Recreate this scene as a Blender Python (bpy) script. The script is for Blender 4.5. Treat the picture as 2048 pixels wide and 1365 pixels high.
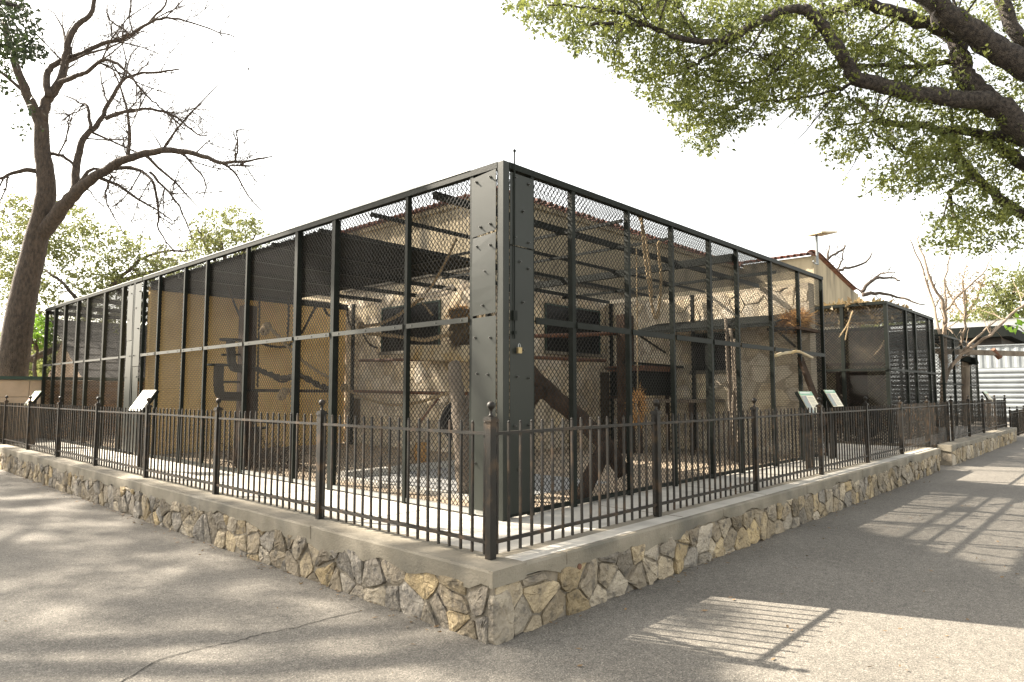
import bpy, math, random
import numpy as np
from math import radians, sin, cos, pi, hypot, tan
from mathutils import Vector, Matrix

random.seed(7); rng = np.random.default_rng(7)
for o in list(bpy.data.objects): bpy.data.objects.remove(o)
sc = bpy.context.scene
col = sc.collection

# ------------------------------------------------------------------ camera
YAW, PITCH, FPX = radians(42.958), radians(4.427), 1344.36
CAM = Vector((0, 0, 1.6))
cd = bpy.data.cameras.new('camera'); cd.sensor_width = 36; cd.lens = FPX / 2048 * 36
cd.clip_start = .05; cd.clip_end = 900
cam = bpy.data.objects.new('camera', cd); col.objects.link(cam)
cam.location = CAM; cam.rotation_euler = (radians(90) + PITCH, 0, YAW - radians(90))
sc.camera = cam
FW = Vector((cos(YAW) * cos(PITCH), sin(YAW) * cos(PITCH), sin(PITCH)))
RT = Vector((sin(YAW), -cos(YAW), 0)); UP = RT.cross(FW)
def at(x, y, D):                                  # a point of the photograph at D metres depth, in world metres
    return CAM + FW * D + RT * ((x - 1024) / FPX * D) - UP * ((y - 682.5) / FPX * D)

# ------------------------------------------------------------------ light
TOSUN = Vector((-.48, 1.2, 1.0)).normalized()
w = bpy.data.worlds.new('World'); sc.world = w; w.use_nodes = True
nt = w.node_tree; nt.nodes.clear()
sky = nt.nodes.new('ShaderNodeTexSky'); sky.sky_type = 'NISHITA'; sky.sun_disc = False
sky.sun_elevation = math.asin(TOSUN.z); sky.sun_rotation = math.atan2(TOSUN.x, TOSUN.y)
sky.altitude = 200; sky.air_density = 1.0; sky.dust_density = 2.0; sky.ozone_density = 1.0
bg = nt.nodes.new('ShaderNodeBackground'); bg.inputs['Strength'].default_value = .13
wo = nt.nodes.new('ShaderNodeOutputWorld')
hz = nt.nodes.new('ShaderNodeHueSaturation'); hz.inputs['Saturation'].default_value = .35; hz.inputs['Value'].default_value = 1.0   # thin bright haze: a nearly colourless sky all round
tint = nt.nodes.new('ShaderNodeMixRGB'); tint.blend_type = 'MULTIPLY'; tint.inputs[0].default_value = 1; tint.inputs[2].default_value = (1, .935, .82, 1)
nt.links.new(sky.outputs[0], hz.inputs['Color']); nt.links.new(hz.outputs[0], tint.inputs[1]); nt.links.new(tint.outputs[0], bg.inputs[0]); nt.links.new(bg.outputs[0], wo.inputs[0])
sl = bpy.data.lights.new('sun', 'SUN'); sl.energy = 5.0; sl.angle = radians(.53); sl.color = (1, .90, .76)
sun = bpy.data.objects.new('sun', sl); col.objects.link(sun)
sun.rotation_euler = TOSUN.to_track_quat('Z', 'Y').to_euler(); sun.location = (0, 20, 30)
vs = sc.view_settings; vs.view_transform = 'Standard'; vs.look = 'None'; vs.gamma = 1; vs.exposure = 2.15
sc.cycles.use_denoising = True
sc.cycles.max_bounces = 8; sc.cycles.diffuse_bounces = 7; sc.cycles.transparent_max_bounces = 8

# ------------------------------------------------------------------ materials
MATS = {}
def mat(name, c1, c2=None, rough=.7, scale=6, metal=0, bump=0, bscale=None, rnd=0, spec=.5, trans=0, detail=5, stretch=None, contrast=(.35, .65), c3=None, s3=1.2):
    """noise-mixed two-tone principled; rnd = brightness change from object to object"""
    if name in MATS: return MATS[name]
    m = bpy.data.materials.new(name); m.use_nodes = True; MATS[name] = m
    n = m.node_tree.nodes; l = m.node_tree.links
    b = n['Principled BSDF']; out = n['Material Output']
    b.inputs['Roughness'].default_value = rough; b.inputs['Metallic'].default_value = metal
    b.inputs['Specular IOR Level'].default_value = spec
    tc = n.new('ShaderNodeTexCoord'); src = tc.outputs['Object']
    geo = n.new('ShaderNodeNewGeometry'); src = geo.outputs['Position']
    if stretch:
        mp = n.new('ShaderNodeMapping'); mp.inputs['Scale'].default_value = stretch; l.new(src, mp.inputs[0]); src = mp.outputs[0]
    c2 = c2 or tuple(v * .75 for v in c1)
    nz = n.new('ShaderNodeTexNoise'); nz.inputs['Scale'].default_value = scale; nz.inputs['Detail'].default_value = detail
    l.new(src, nz.inputs['Vector'])
    rp = n.new('ShaderNodeValToRGB'); rp.color_ramp.elements[0].position = contrast[0]; rp.color_ramp.elements[1].position = contrast[1]
    rp.color_ramp.elements[0].color = (*c1, 1); rp.color_ramp.elements[1].color = (*c2, 1)
    l.new(nz.outputs['Fac'], rp.inputs[0]); cur = rp.outputs[0]
    if c3:
        n3 = n.new('ShaderNodeTexNoise'); n3.inputs['Scale'].default_value = s3; n3.inputs['Detail'].default_value = 6
        l.new(src, n3.inputs['Vector'])
        r3 = n.new('ShaderNodeValToRGB'); r3.color_ramp.elements[0].position = .52; r3.color_ramp.elements[1].position = .66
        l.new(n3.outputs['Fac'], r3.inputs[0])
        mx = n.new('ShaderNodeMixRGB'); mx.inputs[2].default_value = (*c3, 1); l.new(r3.outputs[0], mx.inputs[0]); l.new(cur, mx.inputs[1]); cur = mx.outputs[0]
    if rnd:
        oi = n.new('ShaderNodeObjectInfo'); hs = n.new('ShaderNodeHueSaturation')
        mr = n.new('ShaderNodeMapRange'); mr.inputs[3].default_value = 1 - rnd; mr.inputs[4].default_value = 1 + rnd
        l.new(oi.outputs['Random'], mr.inputs[0]); l.new(mr.outputs[0], hs.inputs['Value'])
        ms = n.new('ShaderNodeMath'); ms.operation = 'MULTIPLY'; ms.inputs[1].default_value = 7.31; l.new(oi.outputs['Random'], ms.inputs[0])
        fr = n.new('ShaderNodeMath'); fr.operation = 'FRACT'; l.new(ms.outputs[0], fr.inputs[0])
        mr2 = n.new('ShaderNodeMapRange'); mr2.inputs[3].default_value = 1 - rnd * 1.2; mr2.inputs[4].default_value = 1 + rnd * .9
        l.new(fr.outputs[0], mr2.inputs[0]); l.new(mr2.outputs[0], hs.inputs['Saturation'])
        l.new(cur, hs.inputs['Color']); cur = hs.outputs[0]
    l.new(cur, b.inputs['Base Color'])
    if bump:
        nb = n.new('ShaderNodeTexNoise'); nb.inputs['Scale'].default_value = bscale or scale * 3; nb.inputs['Detail'].default_value = 8
        l.new(src, nb.inputs['Vector'])
        bm = n.new('ShaderNodeBump'); bm.inputs['Strength'].default_value = bump; bm.inputs['Distance'].default_value = .02
        l.new(nb.outputs['Fac'], bm.inputs['Height']); l.new(bm.outputs[0], b.inputs['Normal'])
    if trans:
        tr = n.new('ShaderNodeBsdfTranslucent'); l.new(cur, tr.inputs[0])
        mxs = n.new('ShaderNodeMixShader'); mxs.inputs[0].default_value = trans
        l.new(b.outputs[0], mxs.inputs[1]); l.new(tr.outputs[0], mxs.inputs[2]); l.new(mxs.outputs[0], out.inputs[0])
    return m

def asphalt():
    m = bpy.data.materials.new('exposed_aggregate_paving'); m.use_nodes = True
    n = m.node_tree.nodes; l = m.node_tree.links; b = n['Principled BSDF']; b.inputs['Roughness'].default_value = .85
    b.inputs['Specular IOR Level'].default_value = .25
    g = n.new('ShaderNodeNewGeometry')
    v = n.new('ShaderNodeTexVoronoi'); v.inputs['Scale'].default_value = 150; l.new(g.outputs['Position'], v.inputs['Vector'])
    sp = n.new('ShaderNodeSeparateColor'); l.new(v.outputs['Color'], sp.inputs[0])
    r = n.new('ShaderNodeValToRGB'); e = r.color_ramp.elements
    e[0].position = 0; e[0].color = (.10, .094, .085, 1); e[1].position = 1; e[1].color = (.40, .365, .31, 1)
    for p, c in ((.2, (.165, .152, .131)), (.6, (.215, .199, .172)), (.85, (.265, .244, .21))):
        k = e.new(p); k.color = (*c, 1)
    l.new(sp.outputs[0], r.inputs[0])
    # larger worn and stained patches
    n1 = n.new('ShaderNodeTexNoise'); n1.inputs['Scale'].default_value = .55; n1.inputs['Detail'].default_value = 7; n1.inputs['Roughness'].default_value = .62
    l.new(g.outputs['Position'], n1.inputs['Vector'])
    r1 = n.new('ShaderNodeMapRange'); r1.inputs[1].default_value = .3; r1.inputs[2].default_value = .7; r1.inputs[3].default_value = .58; r1.inputs[4].default_value = .86
    l.new(n1.outputs['Fac'], r1.inputs[0])
    n2 = n.new('ShaderNodeTexNoise'); n2.inputs['Scale'].default_value = 14; n2.inputs['Detail'].default_value = 4; l.new(g.outputs['Position'], n2.inputs['Vector'])
    r2 = n.new('ShaderNodeMapRange'); r2.inputs[1].default_value = .3; r2.inputs[2].default_value = .7; r2.inputs[3].default_value = .88; r2.inputs[4].default_value = 1.12
    l.new(n2.outputs['Fac'], r2.inputs[0])
    mu = n.new('ShaderNodeMath'); mu.operation = 'MULTIPLY'; l.new(r1.outputs[0], mu.inputs[0]); l.new(r2.outputs[0], mu.inputs[1])
    hs = n.new('ShaderNodeHueSaturation'); l.new(mu.outputs[0], hs.inputs['Value']); l.new(r.outputs[0], hs.inputs['Color'])
    l.new(hs.outputs[0], b.inputs['Base Color'])
    bm = n.new('ShaderNodeBump'); bm.inputs['Strength'].default_value = .4; bm.inputs['Distance'].default_value = .004
    l.new(v.outputs['Distance'], bm.inputs['Height']); l.new(bm.outputs[0], b.inputs['Normal'])
    return m
M_PAVE = asphalt()
M_CAP = mat('weathered_concrete', (.24, .213, .165), (.165, .145, .108), .85, 3.5, bump=.35, bscale=60, c3=(.12, .11, .088), s3=1.4)
M_SLAB = mat('concrete_slab', (.50, .475, .42), (.40, .375, .33), .85, 1.6, bump=.2, bscale=50, c3=(.34, .32, .28), s3=2.2)
M_DIRT = mat('dirt_floor', (.42, .335, .24), (.31, .245, .175), .95, 2.2, bump=.6, bscale=14, c3=(.27, .23, .17), s3=3)
M_MORTAR = mat('mortar', (.24, .205, .155), (.15, .13, .10), .95, 7, bump=.8, bscale=26)
M_STONE = mat('yellow_limestone', (.39, .315, .205), (.26, .21, .14), .9, 7, bump=1.6, bscale=30, rnd=.28, c3=(.15, .125, .09), s3=11)
M_STONEG = mat('grey_limestone', (.28, .238, .178), (.18, .152, .115), .9, 7, bump=1.6, bscale=30, rnd=.3, c3=(.12, .105, .085), s3=11)
M_WSTONE = mat('pale_limestone', (.72, .62, .46), (.60, .51, .375), .9, 4, bump=.7, bscale=12, rnd=.18, c3=(.46, .37, .26), s3=5)
M_WMORT = mat('pale_mortar', (.52, .445, .335), (.42, .355, .265), .95, 5, bump=.5)
M_IRON = mat('black_iron_paint', (.012, .011, .009), (.02, .016, .012), .5, 9, spec=.3, bump=.15, bscale=120, c3=(.05, .032, .018), s3=9)
M_CAGE = mat('dark_green_steel_paint', (.012, .015, .012), (.008, .010, .008), .55, 7, spec=.14, bump=.12, bscale=70)
M_MESH = mat('painted_expanded_mesh', (.013, .0125, .0105), (.008, .0075, .0065), .4, 5, spec=.12)
M_PLATE = mat('grey_green_sheet_steel', (.022, .025, .0205), (.016, .0185, .015), .42, 1.2, spec=.28, bump=.06, bscale=5)
M_BOLT = mat('dull_bolt_steel', (.09, .09, .085), (.06, .06, .055), .4, 20, metal=.5)
M_SHEET = mat('dark_roof_sheet', (.010, .012, .011), (.014, .016, .014), .8, 3, spec=.06)
M_TAN = mat('tan_painted_boards', (.84, .59, .25), (.78, .54, .22), .8, 1.1, bump=.1, c3=(.70, .47, .18), s3=1.6)
M_ROPE = mat('manila_rope', (.33, .245, .14), (.22, .16, .09), .95, 40, bump=.8, bscale=90)
M_DROPE = mat('dark_rope', (.045, .035, .024), (.025, .02, .014), .95, 40, spec=.1, bump=.8, bscale=90)
M_WHITEROPE = mat('sun_bleached_rope', (.6, .53, .44), (.45, .38, .3), .95, 40, bump=.8, bscale=90)
M_WOOD = mat('weathered_log', (.20, .165, .125), (.115, .09, .068), .95, 5, bump=1, bscale=20, stretch=(1, 1, .35))
M_DWOOD = mat('dark_bark_log', (.07, .048, .035), (.035, .025, .019), .95, 6, spec=.1, bump=1, bscale=24)
M_BARK = mat('tree_bark', (.095, .072, .055), (.045, .035, .028), .95, 18, bump=2.0, bscale=45, contrast=(.35, .65), stretch=(1, 1, .4))
M_PBARK = mat('pale_bark', (.27, .21, .155), (.17, .13, .095), .9, 8, bump=.6, bscale=30)
M_OBARK = mat('oak_bark', (.085, .07, .058), (.022, .018, .016), .95, 22, bump=2.2, bscale=60, contrast=(.36, .64))
M_RUST = mat('rusty_pipe', (.17, .075, .04), (.09, .045, .028), .8, 14, bump=.4)
M_RUBBER = mat('tyre_rubber', (.010, .010, .011), (.016, .016, .016), .75, 20, spec=.1, bump=.3)
M_TILE = mat('red_clay_tile', (.20, .085, .06), (.12, .055, .042), .85, 9, bump=.4, rnd=.2)
M_STUCCO = mat('stained_stucco', (.42, .35, .235), (.31, .26, .175), .92, 2.4, bump=.4, bscale=40, stretch=(1.2, 1.2, .3), c3=(.12, .105, .075), s3=1.0)
M_WHITE = mat('white_enamel_sheet', (.23, .25, .26), (.19, .205, .215), .4, 2)
M_GREYROOF = mat('grey_shingle', (.06, .054, .048), (.04, .036, .032), .95, 5, bump=.5)
M_BRICK = mat('tan_brick', (.40, .27, .17), (.32, .21, .13), .95, 8, bump=.3, rnd=.2)
M_GLASS = mat('dark_window', (.008, .010, .011), (.014, .015, .016), .25, 2, spec=.15)
M_GALV = mat('galvanised_steel', (.38, .39, .38), (.30, .31, .30), .38, 6, metal=.6)
M_DGREEN = mat('dark_green_trim', (.018, .05, .035), (.014, .04, .028), .5, 4)
M_SIGNW = mat('sign_print_pale', (.70, .69, .60), (.66, .65, .56), .25, 5)
M_SIGNC = mat('sign_print_cream', (.72, .64, .42), (.68, .60, .38), .3, 5)
M_SIGNG = mat('sign_print_green', (.05, .28, .10), (.04, .24, .09), .3, 5)
M_SIGNP = mat('sign_print_photo', (.06, .11, .05), (.035, .05, .06), .3, 22, c3=(.32, .1, .06), s3=9)
M_INK = mat('sign_print_text', (.08, .08, .07), None, .4)
M_BRASS = mat('brass_lock', (.42, .32, .16), (.35, .27, .14), .35, 9, metal=.8)
M_HAY = mat('orange_fibre', (.60, .36, .14), (.38, .21, .08), .95, 30, trans=.2)
M_FIBRE = mat('brown_fibre', (.12, .085, .045), (.055, .04, .026), .95, 26)
M_PLAST = mat('pale_plastered_ledge', (.55, .47, .33), (.44, .37, .25), .9, 4, bump=.3, c3=(.42, .30, .13), s3=3)
def leafmat(name, a, b, tr=.45): return mat(name, a, b, .5, 2.4, trans=tr, spec=.35, detail=3)
M_LEAF = leafmat('oak_leaf', (.18, .20, .05), (.085, .105, .028), .5)
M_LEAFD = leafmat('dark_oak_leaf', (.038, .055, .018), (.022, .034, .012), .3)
M_LEAFY = leafmat('olive_leaf', (.19, .20, .065), (.105, .125, .04), .5)
M_LEAFG = leafmat('bright_leaf', (.14, .25, .03), (.10, .19, .02), .5)
M_LEAFB = leafmat('bronze_leaf', (.24, .17, .085), (.14, .11, .05), .4)

# ------------------------------------------------------------------ mesh helpers
class MB:
    def __init__(s): s.v = []; s.f = []
    def quadbox(s, o, a, b, c):
        """box from corner o with edge vectors a, b, c"""
        o, a, b, c = Vector(o), Vector(a), Vector(b), Vector(c); i = len(s.v)
        s.v += [o, o + a, o + a + b, o + b, o + c, o + a + c, o + a + b + c, o + b + c]
        fs = [(3, 2, 1, 0), (4, 5, 6, 7), (0, 1, 5, 4), (1, 2, 6, 5), (2, 3, 7, 6), (3, 0, 4, 7)]
        if a.cross(b).dot(c) < 0: fs = [q[::-1] for q in fs]
        s.f += [tuple(i + k for k in q) for q in fs]; return s
    def box(s, x0, x1, y0, y1, z0, z1): return s.quadbox((x0, y0, z0), (x1 - x0, 0, 0), (0, y1 - y0, 0), (0, 0, z1 - z0))
    def beam(s, p, q, w, h, up=(0, 0, 1)):
        p, q = Vector(p), Vector(q); d = q - p; u = Vector(up)
        if abs(d.normalized().dot(u)) > .99: u = Vector((1, 0, 0))
        a = d.cross(u).normalized() * w; b = a.cross(d).normalized() * h
        return s.quadbox(p - a / 2 - b / 2, d, a, b)
    def tube(s, path, rad, n=8, cap=True):
        path = [Vector(p) for p in path]
        if not hasattr(rad, '__len__'): rad = [rad] * len(path)
        i0 = len(s.v); prev = None
        for k, p in enumerate(path):
            t = (path[min(k + 1, len(path) - 1)] - path[max(k - 1, 0)])
            if t.length < 1e-6: t = Vector((0, 0, 1))
            t.normalize()
            if prev is None:
                u = t.cross(Vector((0, 0, 1)) if abs(t.z) < .9 else Vector((1, 0, 0))).normalized()
            else: u = (prev - t * prev.dot(t)).normalized()
            prev = u; w_ = t.cross(u)
            for j in range(n):
                a = 2 * pi * j / n; s.v.append(p + (u * cos(a) + w_ * sin(a)) * rad[k])
        for k in range(len(path) - 1):
            for j in range(n):
                a = i0 + k * n + j; b = i0 + k * n + (j + 1) % n
                s.f.append((a, b, b + n, a + n))
        if cap:
            s.f.append(tuple(i0 + j for j in range(n))[::-1]); s.f.append(tuple(i0 + (len(path) - 1) * n + j for j in range(n)))
        return s
    def lathe(s, c, prof, n=12):
        c = Vector(c); i0 = len(s.v)
        for r, z in prof:
            for j in range(n): a = 2 * pi * j / n; s.v.append(c + Vector((r * cos(a), r * sin(a), z)))
        for k in range(len(prof) - 1):
            for j in range(n): a = i0 + k * n + j; b = i0 + k * n + (j + 1) % n; s.f.append((a, b, b + n, a + n))
        s.f.append(tuple(i0 + j for j in range(n))[::-1]); s.f.append(tuple(i0 + (len(prof) - 1) * n + j for j in range(n)))
        return s
    def prism(s, pts, d):
        """closed polygon pts extruded by d"""
        d = Vector(d); i = len(s.v); n = len(pts); P = [Vector(p) for p in pts]
        s.v += P + [p + d for p in P]
        nrm = sum(((P[k] - P[0]).cross(P[k + 1] - P[0]) for k in range(1, n - 1)), Vector())
        fs = [tuple(range(n))[::-1], tuple(range(n, 2 * n))] + [(k, (k + 1) % n, n + (k + 1) % n, n + k) for k in range(n)]
        if nrm.dot(d) < 0: fs = [q[::-1] for q in fs]
        s.f += [tuple(i + k for k in q) for q in fs]; return s
    def mesh(s, name, m, smooth=False):
        me = bpy.data.meshes.new(name); me.from_pydata([tuple(v) for v in s.v], [], s.f)
        me.materials.append(m)
        if smooth: me.polygons.foreach_set('use_smooth', [True] * len(me.polygons))
        me.update(); return me
    def build(s, name, m, parent=None, smooth=False, bevel=0):
        return link(name, s.mesh(name, m, smooth), parent, bevel)
def link(name, me, parent=None, bevel=0, loc=None):
    o = bpy.data.objects.new(name, me); col.objects.link(o)
    if loc is not None: o.location = loc
    if parent is not None:
        o.parent = parent; o.matrix_parent_inverse = Matrix.Translation(-parent.location)
    if bevel:
        bv = o.modifiers.new('bevel', 'BEVEL'); bv.width = bevel; bv.segments = 2; bv.limit_method = 'ANGLE'
    return o
def tag(o, label=None, cat=None, group=None, kind=None):
    if label: o['label'] = label
    if cat: o['category'] = cat
    if group: o['group'] = group
    if kind: o['kind'] = kind
    return o
def thing(name, loc, label, cat, group=None):
    o = bpy.data.objects.new(name, None); o.empty_display_size = .1; o.location = loc; col.objects.link(o)
    return tag(o, label, cat, group)
def fastmesh(name, V, F, m, parent=None, smooth=False):
    """V (n,3) float, F (k,q) int array of equal-size faces"""
    me = bpy.data.meshes.new(name); V = np.asarray(V, np.float32); F = np.asarray(F, np.int32); q = F.shape[1]
    me.vertices.add(len(V)); me.vertices.foreach_set('co', V.ravel())
    me.loops.add(F.size); me.loops.foreach_set('vertex_index', F.ravel())
    me.polygons.add(len(F)); me.polygons.foreach_set('loop_start', np.arange(0, F.size, q, dtype=np.int32))
    me.polygons.foreach_set('loop_total', np.full(len(F), q, np.int32))
    me.materials.append(m); me.update(calc_edges=True); me.validate()
    if smooth: me.polygons.foreach_set('use_smooth', [True] * len(me.polygons))
    return link(name, me, parent)

def wires(o, u, v, w_, h_, pu=.06, pv=.064, t=.0065, d=.0028):
    """diamond mesh over the rectangle o + a*u + b*v (0..w, 0..h): each strand a thin bar clipped to the rectangle"""
    o, u, v = np.array(o, float), np.array(u, float), np.array(v, float); n = np.cross(u, v)
    k = pv / pu; segs = []
    for s in (1, -1):
        # lines b = s*k*(a - c)
        c0 = -h_ / k if s > 0 else 0; c1 = w_ if s > 0 else w_ + h_ / k
        for c in np.arange(c0 + pu * .37, c1, pu):
            if s > 0: a0 = max(0, c); a1 = min(w_, c + h_ / k)
            else: a0 = max(0, c - h_ / k); a1 = min(w_, c)
            if a1 - a0 > 1e-3: segs.append((a0, s * k * (a0 - c), a1, s * k * (a1 - c), s))
    S = np.array(segs)
    P = o + S[:, 0:1] * u + S[:, 1:2] * v; Q = o + S[:, 2:3] * u + S[:, 3:4] * v
    D = Q - P; D /= np.linalg.norm(D, axis=1, keepdims=True); B = np.cross(D, n)
    off = n * (S[:, 4:5] * d * .45)
    V = np.stack([P + off - B * t / 2 - n * d / 2, P + off + B * t / 2 - n * d / 2, P + off + B * t / 2 + n * d / 2, P + off - B * t / 2 + n * d / 2,
                  Q + off - B * t / 2 - n * d / 2, Q + off + B * t / 2 - n * d / 2, Q + off + B * t / 2 + n * d / 2, Q + off - B * t / 2 + n * d / 2], 1)
    base = np.arange(len(S))[:, None] * 8
    F = np.concatenate([base + np.array(q) for q in ((0, 1, 5, 4), (1, 2, 6, 5), (2, 3, 7, 6), (3, 0, 4, 7))])
    return V.reshape(-1, 3), F
def mesh_panel(parent, o, u, v, w_, h_, name='mesh_panel', **kw):
    V, F = wires(o, u, v, w_, h_, **kw)
    return tag(fastmesh(name, V, F, M_MESH, parent), kind='stuff')

def clip(poly, nx, ny, c):
    out = []
    for i in range(len(poly)):
        a, b = poly[i], poly[(i + 1) % len(poly)]
        da = nx * a[0] + ny * a[1] - c; db = nx * b[0] + ny * b[1] - c
        if da <= 0: out.append(a)
        if (da < 0) != (db < 0) and abs(da - db) > 1e-9:
            t = da / (da - db); out.append((a[0] + (b[0] - a[0]) * t, a[1] + (b[1] - a[1]) * t))
    return out
def cells(w_, h_, su, sv, gap, seed, jit=.49, holes=()):
    """irregular stone outlines filling a w x h strip"""
    r = random.Random(seed); pts = []
    nu, nv = max(1, round(w_ / su)), max(1, round(h_ / sv))
    for i in range(-1, nu + 1):
        for j in range(-1, nv + 1):
            pts.append(((i + .5 + (j % 2) * .5 - .25 + r.uniform(-jit, jit)) * w_ / nu, (j + .5 + r.uniform(-jit, jit)) * h_ / nv))
    res = []
    for a in pts:
        P = [(0, 0), (w_, 0), (w_, h_), (0, h_)]
        for b in pts:
            if b is a: continue
            dx, dy = b[0] - a[0], b[1] - a[1]; L = hypot(dx, dy)
            if L > 3.2 * max(su, sv): continue
            nx, ny = dx / L, dy / L
            P = clip(P, nx, ny, nx * (a[0] + b[0]) / 2 + ny * (a[1] + b[1]) / 2 - gap / 2)
            if len(P) < 3: break
        if len(P) < 3: continue
        for hx0, hx1, hy0, hy1 in holes:        # stones stop at openings: cut by the nearest side of the opening
            cx = sum(p[0] for p in P) / len(P); cy = sum(p[1] for p in P) / len(P)
            opts = [(hx0 - cx, (1, 0, hx0)), (cx - hx1, (-1, 0, -hx1)), (hy0 - cy, (0, 1, hy0)), (cy - hy1, (0, -1, -hy1))]
            best = max(opts, key=lambda t: t[0])
            if best[0] < 0: P = []; break
            P = clip(P, *best[1])
            if len(P) < 3: break
        if len(P) < 3: continue
        area = abs(sum(P[i][0] * P[(i + 1) % len(P)][1] - P[(i + 1) % len(P)][0] * P[i][1] for i in range(len(P)))) / 2
        if area > .12 * su * sv: res.append(P)
    return res
def stone_mesh(poly, o, u, v, nrm, depth, r, m, name='stone', rough=.24):
    P = []
    for i in range(len(poly)):                    # break the edges so that outlines are ragged
        a, b = poly[i], poly[(i + 1) % len(poly)]; L = hypot(b[0] - a[0], b[1] - a[1])
        if L < .012: continue
        P.append((a[0] + (b[0] - a[0]) * .1, a[1] + (b[1] - a[1]) * .1))
        if L > .07:
            t = r.uniform(.35, .65); k = r.uniform(-.05, .02) * L
            P.append((a[0] + (b[0] - a[0]) * t - (b[1] - a[1]) / L * k * -1, a[1] + (b[1] - a[1]) * t + (b[0] - a[0]) / L * k * -1))
        P.append((a[0] + (b[0] - a[0]) * .9, a[1] + (b[1] - a[1]) * .9))
    n = len(P); cx = sum(p[0] for p in P) / n; cy = sum(p[1] for p in P) / n
    o, u, v, nrm = Vector(o), Vector(u), Vector(v), Vector(nrm)
    mb = MB(); tl = (r.uniform(-.3, .3), r.uniform(-.3, .3)); dd = depth * r.uniform(.45, 1.2)
    off = (r.uniform(-.25, .25), r.uniform(-.25, .25))
    for k, (sc_, h) in enumerate(((1, -.02), (.975, dd * .7), (.72, dd * .95), (.38, dd))):
        for p in P:
            q = sc_ * (1 if k < 2 else r.uniform(.88, 1.1)); x, y = cx + (p[0] - cx) * q, cy + (p[1] - cy) * q
            hh = h + (0 if k == 0 else (tl[0] * (x - cx) + tl[1] * (y - cy)) * .3 + r.uniform(-rough, rough) * dd)
            mb.v.append(o + u * x + v * y + nrm * hh)
    mb.v.append(o + u * (cx) + v * (cy) + nrm * dd * r.uniform(.8, 1.15))
    for k in range(3):
        for j in range(n): a = k * n + j; b = k * n + (j + 1) % n; mb.f.append((a, b, b + n, a + n))
    for j in range(n): mb.f.append((3 * n + j, 3 * n + (j + 1) % n, 4 * n))
    if u.cross(v).dot(nrm) < 0: mb.f = [q[::-1] for q in mb.f]
    return mb.mesh(name, m, False)
def stones(parent, o, u, v, nrm, w_, h_, su, sv, gap, depth, seed, mats, name='stone', holes=(), top=None, limit=None):
    r = random.Random(seed); k = 0
    for P in cells(w_, h_, su, sv, gap, seed, holes=holes):
        if top:
            P = [(p[0], min(p[1], top(p[0]))) for p in P]
        link(name, stone_mesh(P, o, u, v, nrm, depth, r, r.choice(mats), name), parent); k += 1
    return k

# ------------------------------------------------------------------ leaves and branches
def leaves(C, R, N, size, seed, aspect=.5, V0=None):
    """N small pointed leaves scattered round each centre C[i] inside radius R[i]; returns verts, faces"""
    g = np.random.default_rng(seed); C = np.asarray(C, float); R = np.asarray(R, float)
    if R.ndim == 1: R = np.repeat(R[:, None], 3, 1)
    N = np.asarray(N, int); idx = np.repeat(np.arange(len(C)), N); n = len(idx)
    d = g.normal(size=(n, 3)); d /= np.linalg.norm(d, axis=1, keepdims=True); d *= g.random((n, 1)) ** .5
    p = C[idx] + d * R[idx]
    a = g.normal(size=(n, 3)); a[:, 2] -= .35; a /= np.linalg.norm(a, axis=1, keepdims=True)
    b = np.cross(a, g.normal(size=(n, 3))); b /= np.linalg.norm(b, axis=1, keepdims=True)
    c = np.cross(a, b)
    L = size * g.uniform(.55, 1.45, (n, 1)); W = L * aspect * g.uniform(.7, 1.2, (n, 1))
    V = np.stack([p, p + a * L * .45 + b * W * .5 + c * W * .12, p + a * L, p + a * L * .45 - b * W * .5 + c * W * .12], 1).reshape(-1, 3)
    F = np.arange(n)[:, None] * 4 + np.array([0, 1, 2, 3])
    return V, F
def wob(path, amp, r, sub=3):
    """subdivide a polyline smoothly (Catmull-Rom) and shake it"""
    P = [Vector(p) for p in path]; out = []
    for i in range(len(P) - 1):
        p0, p1, p2, p3 = P[max(i - 1, 0)], P[i], P[i + 1], P[min(i + 2, len(P) - 1)]
        for k in range(sub):
            t = k / sub
            q = .5 * ((2 * p1) + (p2 - p0) * t + (2 * p0 - 5 * p1 + 4 * p2 - p3) * t * t + (3 * p1 - p0 - 3 * p2 + p3) * t ** 3)
            out.append(q + (Vector((r.uniform(-1, 1), r.uniform(-1, 1), r.uniform(-1, 1))) * amp if (i or k) else Vector()))
    out.append(P[-1]); return out
def limb(mb, path, r0, r1, r, amp=.04, n=8, sub=3, pw=1.0):
    q = wob(path, amp, r, sub); m = len(q) - 1
    rad = [r0 + (r1 - r0) * (k / m) ** pw for k in range(m + 1)]
    mb.tube(q, rad, n); return q, rad
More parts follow.
